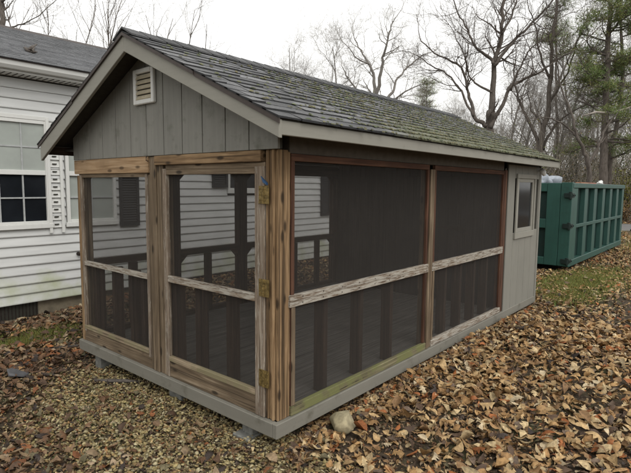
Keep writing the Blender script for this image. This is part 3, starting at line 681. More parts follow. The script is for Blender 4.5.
o = raw('rubble_heap', V, F, fillm, smooth=True); o.location = (DX + 2.75, DY + 1.22, 1.32); tag(o, 'dark heap of rubble filling the green dumpster', 'rubble')
lump('rubbish_bag', (DX + .45, DY + .70, 1.71), .26, plain('grey_plastic_sheet', (.3, .33, .37), .45), 'pale grey plastic bag of rubbish peeking over the dumpster end', 'bag', 3, (1, 1.3, .55))
bd = MB(); p0 = np.array((DX + .35, DY + .75, 1.5)); p1 = np.array((DX + .2, DY + 1.02, 1.95)); bd.tube([p0, p1], [.05, .05], 4); tag(bd.build('scrap_board', M['white_z'], None), 'pale scrap board leaning out of the dumpster beside the shed eave', 'board')
for i, (x, c, n_) in enumerate(((1.6, (.36, .17, .1), 'rust coloured plank'), (2.3, (.32, .12, .08), 'red brown plank end'))):
    bd = MB(); bd.box(DX + x, DX + x + .75, DY + .22, DY + .34, 1.67, 1.72); tag(bd.build('scrap_board', plain('scrap_paint_%s' % 'ab'[i], c), None, bevel=.005), n_ + ' lying along the dumpster rim', 'board')
lump('foam_scrap', (DX + 3.9, DY + .3, 1.71), .07, M['whitep'], 'small white foam scrap on the far part of the dumpster rim', 'scrap', 9)

# ------------------------------------------------------------------ road beyond
VD = np.array([FW[0], FW[1], 0]); VD /= np.linalg.norm(VD); RD = np.array([VD[1], -VD[0], 0])
k = NT('asphalt'); nz = k.noise(k.coords((1, 1, 1)), 60, 5, .7); nb_ = k.noise(k.coords((1, 1, 1)), .5, 4)
k.col(k.mix(k.ramp(nb_, [(.4, (0, 0, 0)), (.7, (.5,) * 3)]), k.ramp(nz, [(.3, (.13, .128, .125)), (.7, (.2, .197, .19))]), (.1, .095, .09))); k.rough(.9)
c0 = CAM + VD * 21.0; rv = []; nseg = 60
for i in range(nseg + 1):
    q = c0 + RD * (-60 + 2. * i)
    for d, lift in ((-1.6, .0), (-1.45, .035), (1.45, .045), (1.6, .0)):
        p = q + VD * d; rv.append((p[0], p[1], float(zg(p[0], p[1])) + lift + .01))
rf = [(i * 4 + j, (i + 1) * 4 + j, (i + 1) * 4 + j + 1, i * 4 + j + 1) for i in range(nseg) for j in range(3)]
tag(MB().add(rv, rf).build('road', k.m), None, None, None, 'structure')
# ------------------------------------------------------------------ trees
def smooth_path(P, n=4, jit=.0, rr=None):
    P = [np.asarray(p, float) for p in P]; out = []
    for i in range(len(P) - 1):
        a, b, c, d = P[max(i - 1, 0)], P[i], P[i + 1], P[min(i + 2, len(P) - 1)]
        for k in range(n):
            t = k / n; q = .5 * ((2 * b) + (c - a) * t + (2 * a - 5 * b + 4 * c - d) * t * t + (3 * b - a - 3 * c + d) * t ** 3)
            if jit and (i or k): q = q + rr.normal(size=3) * jit * np.array([1, 1, .5])
            out.append(q)
    out.append(P[-1]); return out
def grow(cr, p, d, ln, r, lvl, rr, maxlvl, up=.10, kids=(6, 5, 4), wig=.22):
    n = 6 if lvl < 2 else 4 if lvl < 3 else 3
    pts = [p]; dirs = [d]; q = p
    for i in range(n):
        d = d + rr.normal(size=3) * wig + np.array([0, 0, up]); d /= np.linalg.norm(d); q = q + d * ln / n; pts.append(q); dirs.append(d)
    rads = [max(.0035, r * (1 - .82 * i / n)) for i in range(n + 1)]
    cr.tube(pts, rads, 5 if lvl < 2 and r > .03 else 4 if r > .018 else 3, cap=False)
    if lvl < maxlvl:
        for k in range(kids[min(lvl, len(kids) - 1)]):
            t = rr.uniform(.22, 1.0); i = min(int(t * n), n - 1); f = t * n - i
            b = pts[i] * (1 - f) + pts[i + 1] * f
            ax = rr.normal(size=3); ax -= dirs[i] * (ax @ dirs[i]); ax /= np.linalg.norm(ax)
            an = rr.uniform(.5, 1.05); dd = dirs[i] * math.cos(an) + ax * math.sin(an)
            grow(cr, b, dd, ln * rr.uniform(.42, .68), max(.004, rads[i] * rr.uniform(.45, .65)), lvl + 1, rr, maxlvl, up, kids, wig)
def limb_tree(name, depth, limbs, label, seed, cat='tree', mats=('bark', 'twig'), side=1.0, density=1.0, maxlvl=3, group=None, spread=.12, up=.08, kids=(6, 5, 4)):
    """limbs: (pixel points seen at the tree's distance, radius at start, radius at end); each swings in depth as well"""
    rr = np.random.default_rng(seed); tk, cr = MB(), MB()
    base = at(*limbs[0][0][0], depth); base[2] = float(zg(base[0], base[1])) - .1
    for li, (px, r0, r1) in enumerate(limbs):
        P = []; dz = 0; slope = rr.uniform(-1, 1) * spread if li else 0
        L_ = 0
        for i, (x, y) in enumerate(px):
            if i: L_ += math.hypot(x - px[i - 1][0], y - px[i - 1][1]) * depth / FOC
            P.append(at(x, y, depth + slope * L_ * 3 + (rr.normal() * .1 if i else 0)))
        if li == 0: P[0] = base.copy()
        pts = smooth_path(P, 4, .03 * depth / 22, rr); n = len(pts)
        rad = [r0 + (r1 - r0) * (i / (n - 1)) ** .8 for i in range(n)]
        if li == 0: rad[0] *= 1.5; rad[1] *= 1.15
        tk.tube(pts, rad, 9 if r0 > .1 else 7)
        ln = sum(np.linalg.norm(pts[i + 1] - pts[i]) for i in range(n - 1))
        cnt = int(ln * 2.3 * density) if li else int(ln * .25 * density)
        for k in range(cnt):
            t = rr.uniform(.28 if li else .6, 1.0); i = min(int(t * (n - 1)), n - 2)
            dr = pts[i + 1] - pts[i]; dr /= np.linalg.norm(dr)
            ax = rr.normal(size=3); ax -= dr * (ax @ dr); ax /= np.linalg.norm(ax); an = rr.uniform(.55, 1.1)
            grow(cr, pts[i], dr * math.cos(an) + ax * math.sin(an), side * rr.uniform(.9, 2.3) * (1.15 - .5 * t), rad[i] * rr.uniform(.34, .58), 1, rr, maxlvl, up, kids)
        if r1 < .08: grow(cr, pts[-1], (pts[-1] - pts[-2]) / np.linalg.norm(pts[-1] - pts[-2]), 1.8 * side, r1, 1, rr, maxlvl, up, kids)
    e = empty(name, tuple(base), label, cat, group)
    tk.build('trunk', M[mats[0]], e, smooth=True); cr.build('crown', M[mats[1]], e)
    return e
limb_tree('bare_tree', 21, [
    ([(492, 226), (490, 165), (489, 128), (491, 112)], 0.184, .19),
    ([(490, 118), (493, 91), (494, 64), (501, 34), (503, 0), (506, -45), (512, -90)], 0.144, .03),
    ([(490, 128), (500, 110), (511, 88), (525, 79), (542, 71), (556, 60), (572, 52)], 0.100, .02),
    ([(494, 66), (508, 47), (525, 30), (542, 13), (552, 0), (560, -20)], 0.080, .02),
    ([(494, 64), (488, 56), (476, 47), (468, 30), (457, 12), (452, -12)], 0.072, .02),
    ([(486, 126), (476, 117), (469, 98), (466, 81), (457, 64), (434, 53), (420, 38)], 0.100, .02),
    ([(473, 116), (461, 91), (446, 74), (432, 66), (416, 55)], 0.056, .018),
    ([(492, 92), (480, 86), (471, 78), (466, 60), (455, 35)], 0.056, .018),
    ([(501, 34), (512, 15), (518, -8), (530, -40)], 0.056, .018),
    ([(511, 90), (520, 66), (532, 48), (548, 36), (560, 18)], 0.048, .016)],
    'big bare tree with many forking limbs rising just behind the mossy shed roof', 21, side=1.15, density=1.25, kids=(7, 6, 4))
limb_tree('bare_tree', 36, [
    ([(380, 209), (378, 150), (376, 112), (374, 96)], .24, .2),
    ([(374, 98), (374, 78), (369, 64), (361, 51), (354, 37)], .15, .03),
    ([(376, 98), (381, 71), (384, 54), (388, 37), (392, 24)], .15, .03),
    ([(384, 104), (392, 92), (398, 78), (411, 64), (425, 54)], .13, .03),
    ([(386, 106), (405, 92), (422, 84)], .09, .025), ([(374, 98), (360, 92), (350, 82), (344, 70)], .12, .03),
    ([(369, 64), (356, 58), (347, 46)], .07, .025)],
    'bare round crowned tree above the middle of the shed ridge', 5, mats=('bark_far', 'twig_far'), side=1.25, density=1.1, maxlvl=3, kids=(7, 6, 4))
limb_tree('bare_tree', 25, [
    ([(536, 220), (539, 170), (541, 148), (548, 105), (551, 68), (553, 34), (557, 0), (560, -40)], .19, .04),
    ([(543, 150), (555, 125), (578, 108), (592, 103)], .08, .02), ([(541, 148), (529, 122), (518, 98), (514, 78), (516, 50)], .10, .02),
    ([(548, 105), (560, 85), (572, 60), (580, 30)], .07, .02), ([(550, 80), (540, 55), (536, 30), (528, 5)], .07, .02), ([(545, 130), (532, 110), (528, 90)], .06, .02)],
    'slim bare tree leaning slightly right above the far end of the shed', 8, side=1.0, density=.8)
limb_tree('bare_tree', 20, [
    ([(586, 226), (589, 182), (588, 163), (583, 150), (576, 132), (570, 110), (560, 84)], .12, .03),
    ([(588, 165), (597, 148), (606, 128), (618, 112)], .07, .02), ([(579, 138), (566, 126), (548, 118), (530, 120)], .05, .015)],
    'crooked dark bare tree directly behind the green dumpster', 14, side=.9, density=.8)

def needles(cr, p, d, rr, n, ln, spread, tint=1):
    c = np.array([.125, .18, .06]) * tint * rr.uniform(.7, 1.5); c[0] *= rr.uniform(.9, 1.5)
    for _ in range(n):
        o = p + rr.normal(size=3) * spread; v = d * .4 + rr.normal(size=3) * .75 + np.array([0, 0, .3]); v /= np.linalg.norm(v)
        s = np.cross(v, rr.normal(size=3)); s /= np.linalg.norm(s); w_ = .012
        cr.add([o - s * w_, o + s * w_, o + v * ln * rr.uniform(.7, 1.2)], [(0, 1, 2)], tuple(c * rr.uniform(.75, 1.25)))
def pine(depth, trunk, r0, label, seed, y_lo, y_hi, nb, reach, dens, tint=1, group=None, name='pine_tree', dead=None):
    rr = np.random.default_rng(seed); tk, cr, bl = MB(), MB(), MB()
    P = [at(x, y, depth + .25 * i) for i, (x, y) in enumerate(trunk)]; P[0][2] = float(zg(P[0][0], P[0][1])) - .1
    pts = smooth_path(P, 4, .02, rr); n = len(pts); rad = [r0 * (1.35 if i == 0 else 1) * (1 - .75 * i / (n - 1)) for i in range(n)]; tk.tube(pts, rad, 10)
    zs = np.array([p[2] for p in pts])
    for k in range(nb):
        z = rr.uniform(y_lo, y_hi) if k % 3 else rr.uniform(y_lo, y_lo + .55 * (y_hi - y_lo)); i = int(np.clip(np.searchsorted(zs, z), 1, n - 1))
        f = (z - zs[i - 1]) / (zs[i] - zs[i - 1] + 1e-6); b = pts[i - 1] * (1 - f) + pts[i] * f
        az = rr.uniform(0, 2 * math.pi); d = np.array([math.cos(az), math.sin(az), rr.uniform(-.15, .35)]); d /= np.linalg.norm(d)
        rel = (z - y_lo) / (y_hi - y_lo); ln = reach * rr.uniform(.5, 1.1) * (1 - .5 * rel)
        m = 7; bp = [b]; q = b
        for s in range(m): d = d + rr.normal(size=3) * .16 + np.array([0, 0, .03]); d /= np.linalg.norm(d); q = q + d * ln / m; bp.append(q)
        bl.tube(bp, [.045 * (1 - .8 * s / m) * (1.2 - .5 * rel) for s in range(m + 1)], 5, cap=False)
        bare = rr.uniform() < .22
        for s in range(2, m + 1):
            for _ in range(3 if s > 2 else 1):
                sd = rr.normal(size=3); sd[2] = abs(sd[2]) * .3; sd /= np.linalg.norm(sd); e = bp[s] + (d * .4 + sd) * rr.uniform(.25, .7)
                bl.tube([bp[s], (bp[s] + e) / 2 + rr.normal(size=3) * .04, e], [.014, .01, .006], 3, cap=False)
                if not bare and rr.uniform() < .8: needles(cr, e, sd, rr, int(42 * dens), .21, .13, tint); needles(cr, (bp[s] + e) / 2, sd, rr, int(14 * dens), .19, .09, tint)
    for px, r in (dead or []): bl.tube([at(x, y, depth - .3 * j) for j, (x, y) in enumerate(px)], [r * (1 - .7 * j / (len(px) - 1)) for j in range(len(px))], 6, cap=False)
    e = empty(name, tuple(pts[0]), label, 'tree', group)
    tk.build('trunk', M['bark_pine'], e, smooth=True); bl.build('branches', M['bark'], e); cr.build('crown', M['greenvc'], e, col=True)
    return e
pine(22, [(602, 222), (603, 182), (604, 149), (606, 101), (608, 51), (611, 0), (613, -60), (615, -110)], .2, 'tall straight pine with scattered green tufts behind the dumpster', 3, 3.2, 14, 52, 2.5, .8)
pine(23.5, [(606, 220), (611, 150), (618, 118), (623, 75), (621, 34), (620, 0), (621, -50)], .13, 'thinner leaning pine at the right beside the tall straight pine', 4, 3.0, 12.5, 28, 1.9, .75)
pine(30, [(560, 214), (557, 120), (556, 60), (556, 10), (556, -40)], .10, 'thin pine with sparse dull needles between bare crowns', 9, 9.5, 15.5, 18, 1.0, .5)
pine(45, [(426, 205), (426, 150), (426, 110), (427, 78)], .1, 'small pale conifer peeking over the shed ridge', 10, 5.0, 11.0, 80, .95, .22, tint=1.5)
e = MB(); e.tube([at(582, 116, 21.3), at(596, 112, 21.2), at(610, 113, 21.5), at(622, 110, 21.4), at(640, 104, 21.6)], [.02, .045, .05, .05, .035], 7)
tag(e.build('fallen_limb', plain('bleached_wood', (.36, .32, .28), .9), None, smooth=True), 'bleached bare limb caught across the two pine trunks', 'branch')

# woods: five kinds of far bare tree, copied
def far_base(i):
    rr = np.random.default_rng(100 + i); tk, cr = MB(), MB(); h = rr.uniform(11, 15)
    pts = [np.zeros(3)]; d = np.array([0, 0, 1.])
    for s in range(9): d = d + rr.normal(size=3) * .07; d[2] = abs(d[2]); d /= np.linalg.norm(d); pts.append(pts[-1] + d * h / 9)
    r0 = rr.uniform(.13, .2); rad = [r0 * (1 - .85 * s / 9) for s in range(10)]; tk.tube(pts, rad, 7)
    for k in range(15):
        t = rr.uniform(.22, .97); s = min(int(t * 9), 8); az = rr.uniform(0, 6.28); an = rr.uniform(.4, .95)
        dd = np.array([math.cos(az) * math.sin(an), math.sin(az) * math.sin(an), math.cos(an)])
        grow(cr, pts[s] + (pts[s + 1] - pts[s]) * (t * 9 - s), dd, h * rr.uniform(.22, .4) * (1.15 - .6 * t), rad[s] * rr.uniform(.35, .6), 0, rr, 3, .09, (6, 5, 4), .2)
    e = empty('bare_tree', (0, 0, 0), 'x', 'tree', None)
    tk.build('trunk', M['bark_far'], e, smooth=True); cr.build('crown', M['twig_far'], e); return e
def slender_base(i):
    rr = np.random.default_rng(300 + i); tk, cr = MB(), MB(); h = 13
    pts = [np.zeros(3)]; d = np.array([0, 0, 1.])
    for s in range(9): d = d + rr.normal(size=3) * .06; d[2] = abs(d[2]); d /= np.linalg.norm(d); pts.append(pts[-1] + d * h / 9)
    rad = [.11 * (1 - .88 * s / 9) for s in range(10)]; tk.tube(pts, rad, 7)
    for k in range(11):
        t = rr.uniform(.35, .95); s = min(int(t * 9), 8); az = rr.uniform(0, 6.28); an = rr.uniform(.25, .6)
        dd = np.array([math.cos(az) * math.sin(an), math.sin(az) * math.sin(an), math.cos(an)])
        grow(cr, pts[s] + (pts[s + 1] - pts[s]) * (t * 9 - s), dd, h * rr.uniform(.16, .3), rad[s] * rr.uniform(.4, .65), 1, rr, 3, .12, (4, 4, 3), .14)
    e = empty('bare_tree', (0, 0, 0), 'x', 'tree', None)
    tk.build('trunk', M['bark'], e, smooth=True); cr.build('crown', M['twig'], e); return e
BASES = [far_base(i) for i in range(5)] + [slender_base(i) for i in range(3)]; used = set()
def place(i, p, sc, az, label, group):
    b = BASES[i]
    if i in used:
        o = b.copy(); COL.objects.link(o)
        for ch in b.children: c = ch.copy(); COL.objects.link(c); c.parent = o
    else: o = b; used.add(i)
    o.location = (p[0], p[1], float(zg(p[0], p[1])) - .05); o.scale = (sc,) * 3; o.rotation_euler.z = az; tag(o, label, 'tree', group)
rr = np.random.default_rng(5); k = 0
for px in np.linspace(445, 672, 48):                       # right hand woods
    d = rr.uniform(29, 60); p = at(px + rr.uniform(-6, 6), 190, d)
    place(k % 5, p, rr.uniform(.62, .98) * (1 if px > 500 else .62), rr.uniform(0, 6.28), 'grey bare tree in the crowded woods behind the dumpster', 'bare trees of the right hand woods'); k += 1
for px, d, top in ((285, 55, 66), (303, 58, 62), (322, 62, 70), (340, 60, 66), (410, 66, 96), (440, 60, 92)):
    p = at(px, 190, d); h = (186 - top) * d / FOC + 1.6
    place(k % 5, p, h / 13.5, rr.uniform(0, 6.28), 'faint distant bare tree whose top barely shows over the shed ridge', 'distant trees over the ridge'); k += 1
for px, d, top in ((62, 26, -4), (84, 27, -22), (104, 30, -12), (119, 28, -2), (141, 31, 2), (160, 30, 4), (182, 29, 12), (203, 33, 26), (22, 27, -25), (42, 32, -16)):
    p = at(px, 190, d); h = (186 - top) * d / FOC + 1.6
    place(5 + k % 3, p, h / 13.6, rr.uniform(0, 6.28), 'slender bare tree behind the house with its twigs above the shed peak', 'slender trees behind the house'); k += 1
limb_tree('bare_tree', 24, [([(-4, 210), (-1, 100), (1, 30), (2, 0), (3, -40)], .16, .1), ([(2, 2), (20, -20), (40, -40)], .06, .02), ([(1, 34), (14, 26), (32, 20), (58, -2)], .05, .012)],
          'dark straight tree trunk rising behind the left end of the house roof', 33, density=.8)

# undergrowth
def thicket():
    rr = np.random.default_rng(77); V, F, C = [], [], []; n = 0
    for _ in range(19000):
        d = rr.uniform(24, 58); px = rr.uniform(380, 760); p = at(px, 190, d); z = float(zg(p[0], p[1]))
        h = rr.uniform(.6, 7.0) * (.55 + .45 * math.sin(px * .06) ** 2) * (.75 + .25 * math.sin(px * .21 + d)); lean = rr.normal(size=2) * .35 * h; w_ = rr.uniform(.006, .014)
        b = np.array([p[0], p[1], z]); m = b + np.array([*(lean * .35 + rr.normal(size=2) * .1), h * .55]); t = b + np.array([*lean, h])
        c = np.array([.23, .205, .165]) * rr.uniform(.6, 1.4)
        for a_, e_ in ((b, m), (m, t)):
            V += [a_ + RT * w_, a_ - RT * w_, e_ - RT * w_ * .7, e_ + RT * w_ * .7]; F += [(n, n + 1, n + 2), (n, n + 2, n + 3)]; C += [c] * 4; n += 4
        if rr.uniform() < .55:                              # dead and green leaves still on the twigs
            g = rr.uniform() < .38 + .3 * math.sin(px * .05 + 1.3)
            for _ in range(int(rr.uniform(5, 12))):
                q = b + (t - b) * rr.uniform(.25, 1) + rr.normal(size=3) * .2; a1 = rr.normal(size=3); a1 /= np.linalg.norm(a1); a2 = np.cross(a1, rr.normal(size=3)); a2 /= np.linalg.norm(a2); s = rr.uniform(.03, .06)
                V += [q - a1 * s, q + a2 * s * .6, q + a1 * s, q - a2 * s * .6]; F += [(n, n + 1, n + 2), (n, n + 2, n + 3)]
                cc = np.array([.13, .145, .05]) * rr.uniform(.6, 1.6) if g else np.array([.24, .18, .10]) * rr.uniform(.5, 1.4); C += [cc] * 4; n += 4
    return tag(raw('undergrowth', np.array(V), np.array(F), M['greenvc'], np.array(C)), 'brown and olive undergrowth of saplings filling the woods edge', 'undergrowth', None, 'stuff')
thicket()
def shrub(px, d, h, wd, c, label, seed, n=2600):
    rr = np.random.default_rng(seed); p = at(px, 190, d); z = float(zg(p[0], p[1])); base = np.array([p[0], p[1], z - .05]); st, lf = MB(), MB()
    for k in range(22):
        az = rr.uniform(0, 6.28); t = base + np.array([math.cos(az) * wd * rr.uniform(.1, 1), math.sin(az) * wd * rr.uniform(.1, 1), h * rr.uniform(.55, 1)])
        m = (base + t) / 2 + rr.normal(size=3) * .15; pts = smooth_path([base, m, t], 3); st.tube(pts, [.022 * (1 - .12 * i) for i in range(len(pts))], 4, cap=False)
        for _ in range(n // 22):
            q = pts[int(rr.uniform(2, len(pts)))] + rr.normal(size=3) * np.array([.3, .3, .22]) * wd * .55; a1 = rr.normal(size=3); a1 /= np.linalg.norm(a1); a2 = np.cross(a1, rr.normal(size=3)); a2 /= np.linalg.norm(a2); s = rr.uniform(.03, .065)
            lf.add([q - a1 * s, q + a2 * s * .5, q + a1 * s, q - a2 * s * .5], [(0, 1, 2, 3)], tuple(np.array(c) * rr.uniform(.5, 1.5)))
    e = empty('shrub', tuple(base), label, 'shrub'); st.build('stems', M['bark'], e); lf.build('foliage', M['greenvc'], e, col=True)
shrub(626, 25.5, 2.6, 1.3, (.17, .16, .028), 'yellow green shrub at the right edge beyond the road', 1)
shrub(640, 26.5, 4.3, 1.9, (.065, .085, .028), 'dark green tall shrub at the right edge behind the yellow one', 2, 4200)
shrub(566, 27, 3.3, 1.5, (.085, .08, .04), 'olive shrub above the near end of the dumpster', 4, 2600)
shrub(545, 30, 2.9, 1.5, (.09, .075, .045), 'brownish shrub between the shed eave and the dumpster', 6, 2200)
shrub(618, 24.5, 1.0, 1.2, (.16, .10, .045), 'low rust brown shrub on the bank beyond the road', 7, 1600)
# ------------------------------------------------------------------ leaves, gravel, grass
def pix(P):
    d = P - CAM; z = d @ FW; z = np.where(z < .05, .05, z); return 315.5 + FOC * (d @ RT) / z, 236.5 - FOC * (d @ UP) / z, z
def gpt(px, py, z=-.1):
    d = FW + RT * (px - 315.5) / FOC - UP * (py - 236.5) / FOC; return (CAM + d * (z - CAM[2]) / d[2])[:2]
def leaf_template(ws, fold, curl, twist, side):
    V, F = [], []; n = len(ws)
    for i, (t, wl, wr) in enumerate(ws):
        zc = curl * (t - .45) ** 2 * 1.6 + side * .0
        for wv in (-wl, 0, wr): V.append(((t - .5), wv + twist * (t - .5) ** 2, zc + fold * abs(wv) * 1.6 + twist * wv * (t - .5) * 1.5))
    for i in range(n - 1):
        a = i * 3; b = a + 3
        F += [(a, a + 1, b + 1), (a, b + 1, b), (a + 1, a + 2, b + 2), (a + 1, b + 2, b + 1)]
    return np.array(V), np.array(F)
OAK = [(0, .02, .02), (.14, .1, .12), (.22, .25, .2), (.34, .1, .11), (.46, .33, .3), (.58, .12, .13), (.7, .26, .28), (.82, .12, .1), (1, .02, .02)]
OVA = [(0, .015, .015), (.2, .2, .22), (.45, .29, .28), (.7, .21, .19), (1, .01, .01)]
MAP = [(0, .02, .02), (.1, .3, .34), (.25, .16, .17), (.4, .46, .42), (.55, .17, .17), (.72, .22, .24), (1, .01, .01)]
EGG = [(0, .02, .02), (.15, .2, .17), (.35, .3, .33), (.6, .31, .27), (.82, .17, .2), (1, .02, .02)]
LOW = [(0, .03, .03), (.45, .27, .25), (1, .02, .02)]
def scatter(P, size, kinds, cols, tilt, seed):
    rr = np.random.default_rng(seed); n = len(P); Vs, Fs, Cs = [], [], []; off = 0
    which = rr.integers(0, len(kinds), n)
    for k, (tv, tf) in enumerate(kinds):
        idx = np.where(which == k)[0]; m = len(idx)
        if not m: continue
        az = rr.uniform(0, 2 * np.pi, m); el = rr.normal(0, 1, m) * tilt[idx]; ro = rr.normal(0, 1, m) * tilt[idx]; flip = np.where(rr.uniform(size=m) < .5, 1, -1)
        v = np.repeat(tv[None], m, 0) * size[idx][:, None, None] * np.stack([np.ones(m), rr.uniform(.7, 1.15, m), flip * rr.uniform(.5, 1.5, m)], 1)[:, None, :]
        c, s = np.cos(ro)[:, None], np.sin(ro)[:, None]; y = v[..., 1] * c - v[..., 2] * s; z = v[..., 1] * s + v[..., 2] * c; x = v[..., 0]
        c, s = np.cos(el)[:, None], np.sin(el)[:, None]; x, z = x * c - z * s, x * s + z * c
        c, s = np.cos(az)[:, None], np.sin(az)[:, None]; x, y = x * c - y * s, x * s + y * c
        zmin = z.min(1, keepdims=True); z = z - np.where(zmin < -.006, zmin + .006, 0)
        v = np.stack([x, y, z], -1) + P[idx][:, None, :]
        Vs.append(v.reshape(-1, 3)); Fs.append((tf[None] + (np.arange(m) * len(tv))[:, None, None]).reshape(-1, 3) + off); off += m * len(tv)
        cc = cols[idx][:, None, :] * rr.uniform(.88, 1.12, (m, len(tv), 1)); Cs.append(cc.reshape(-1, 3))
    return np.concatenate(Vs), np.concatenate(Fs), np.concatenate(Cs)
def mk(ws): return [leaf_template(ws, f, c, t, 0) for f, c, t in ((.35, .5, .2), (-.25, .35, -.3), (.7, .15, .5), (.1, .9, -.1))]
def noise2(x, y, s, seed):
    rr = np.random.default_rng(seed); o = 0
    for k in range(5): a = rr.uniform(0, 6.28); f = s * rr.uniform(.6, 1.7); o = o + np.sin(f * (x * math.cos(a) + y * math.sin(a)) + rr.uniform(0, 6.28))
    return o / 5
GA, GB = np.array([-.16, .05]), np.array([-.30, 1.75])
def gravel_w(x, y):
    P = np.stack([x, y], -1); ab = GB - GA; t = np.clip(((P - GA) @ ab) / (ab @ ab), 0, 1); q = GA + t[..., None] * ab
    d = np.linalg.norm(P - q, axis=-1) + .16 * noise2(x, y, 4.5, 3); return 1 - sstep(.34, .80, d)
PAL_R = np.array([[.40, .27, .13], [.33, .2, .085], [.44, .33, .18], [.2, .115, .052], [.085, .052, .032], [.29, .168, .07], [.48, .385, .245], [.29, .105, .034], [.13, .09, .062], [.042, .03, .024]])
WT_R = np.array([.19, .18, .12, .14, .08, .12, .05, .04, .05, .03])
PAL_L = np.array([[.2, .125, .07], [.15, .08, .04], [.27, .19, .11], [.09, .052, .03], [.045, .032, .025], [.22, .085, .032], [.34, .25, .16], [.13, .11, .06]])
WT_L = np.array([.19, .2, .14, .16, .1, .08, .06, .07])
def leaves():
    rr = np.random.default_rng(42); out = []
    def zone(n, x0, x1, y0, y1, keep, smin, smax, kinds, right, tilt, seed, lift=.035):
        x = rr.uniform(x0, x1, n); y = rr.uniform(y0, y1, n); P = np.stack([x, y, zg(x, y)], 1); px, py, z = pix(P)
        m = (px > -260) & (px < 1050) & (py < 760) & (z > .4)
        m &= ~((x > .12) & (x < 5.0) & (y > .12) & (y < 2.55)) & (y < YH + .03)
        m &= ~((x > DX - .2) & (x < DX + DL) & (y > DY + .2) & (y < DY + DW))
        m &= np.hypot(x - .52, y + .12) > .13
        m &= rr.uniform(size=n) < keep(x, y, z); P = P[m]; x, y = x[m], y[m]; nn = len(P)
        und = (x > -.05) & (x < 5.15) & (y > -.05) & (y < 2.72)
        P[:, 2] += np.where(und, 0, rr.uniform(0, lift, nn))
        s = rr.uniform(smin, smax, nn); s = np.where(und, np.minimum(s, .06), s)
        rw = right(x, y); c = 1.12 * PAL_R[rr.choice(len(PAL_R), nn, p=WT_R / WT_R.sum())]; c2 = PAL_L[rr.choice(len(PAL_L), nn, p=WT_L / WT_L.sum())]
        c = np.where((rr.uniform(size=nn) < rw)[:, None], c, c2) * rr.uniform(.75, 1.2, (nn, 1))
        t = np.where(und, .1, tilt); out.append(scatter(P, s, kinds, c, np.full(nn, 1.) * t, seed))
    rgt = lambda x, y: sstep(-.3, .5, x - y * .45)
    near = mk(OVA) + mk(OAK) + mk(EGG) + mk(OVA)[:2] + mk(MAP)[:1]; fine = mk(OVA) + mk(LOW); low = mk(LOW)
    def k_near(x, y, z): return (1 - .80 * gravel_w(x, y)) * np.where(z < 7, 1, 0) * (.72 + .4 * noise2(x, y, 3, 8))
    patch = lambda x, y: np.exp(-(((x - 7.5) / 1.2) ** 2 + ((y + .1) / .55) ** 2)) + np.exp(-(((x + .05) / .8) ** 2 + ((y - 3.85) / .32) ** 2)) + .8 * np.exp(-(((x - 15) / 2.5) ** 2 + ((y + .8) / .8) ** 2))
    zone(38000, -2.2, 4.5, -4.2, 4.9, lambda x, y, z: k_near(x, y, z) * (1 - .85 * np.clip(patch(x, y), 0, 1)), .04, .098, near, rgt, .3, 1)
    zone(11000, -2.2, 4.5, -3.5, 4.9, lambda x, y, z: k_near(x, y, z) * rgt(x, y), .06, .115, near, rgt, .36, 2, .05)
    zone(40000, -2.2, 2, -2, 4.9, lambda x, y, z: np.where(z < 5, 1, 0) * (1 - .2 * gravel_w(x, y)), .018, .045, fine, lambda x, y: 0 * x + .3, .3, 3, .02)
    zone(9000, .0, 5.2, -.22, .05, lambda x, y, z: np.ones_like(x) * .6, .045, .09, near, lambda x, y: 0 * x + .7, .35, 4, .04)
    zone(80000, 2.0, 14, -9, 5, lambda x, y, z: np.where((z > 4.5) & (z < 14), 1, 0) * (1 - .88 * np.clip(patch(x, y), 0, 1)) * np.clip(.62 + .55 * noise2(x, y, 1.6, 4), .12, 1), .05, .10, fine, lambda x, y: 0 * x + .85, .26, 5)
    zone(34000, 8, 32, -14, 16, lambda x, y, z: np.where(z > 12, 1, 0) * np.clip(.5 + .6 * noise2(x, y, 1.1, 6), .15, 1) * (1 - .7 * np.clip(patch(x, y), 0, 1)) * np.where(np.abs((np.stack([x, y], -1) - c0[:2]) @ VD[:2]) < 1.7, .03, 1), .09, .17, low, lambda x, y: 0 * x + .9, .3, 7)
    zone(9000, -3, 9, 2.75, 4.93, lambda x, y, z: (1 - .75 * np.clip(patch(x, y), 0, 1)), .05, .105, near, lambda x, y: 0 * x + .2, .26, 8, .05)
    V, F, C, o = [], [], [], 0
    for v, f, c in out: V.append(v); F.append(f + o); C.append(c); o += len(v)
    return tag(raw('fallen_leaves', np.concatenate(V), np.concatenate(F), M['leafvc'], np.concatenate(C)), 'thick carpet of dry brown and tan fallen leaves around the shed', 'leaves', None, 'stuff')
leaves()
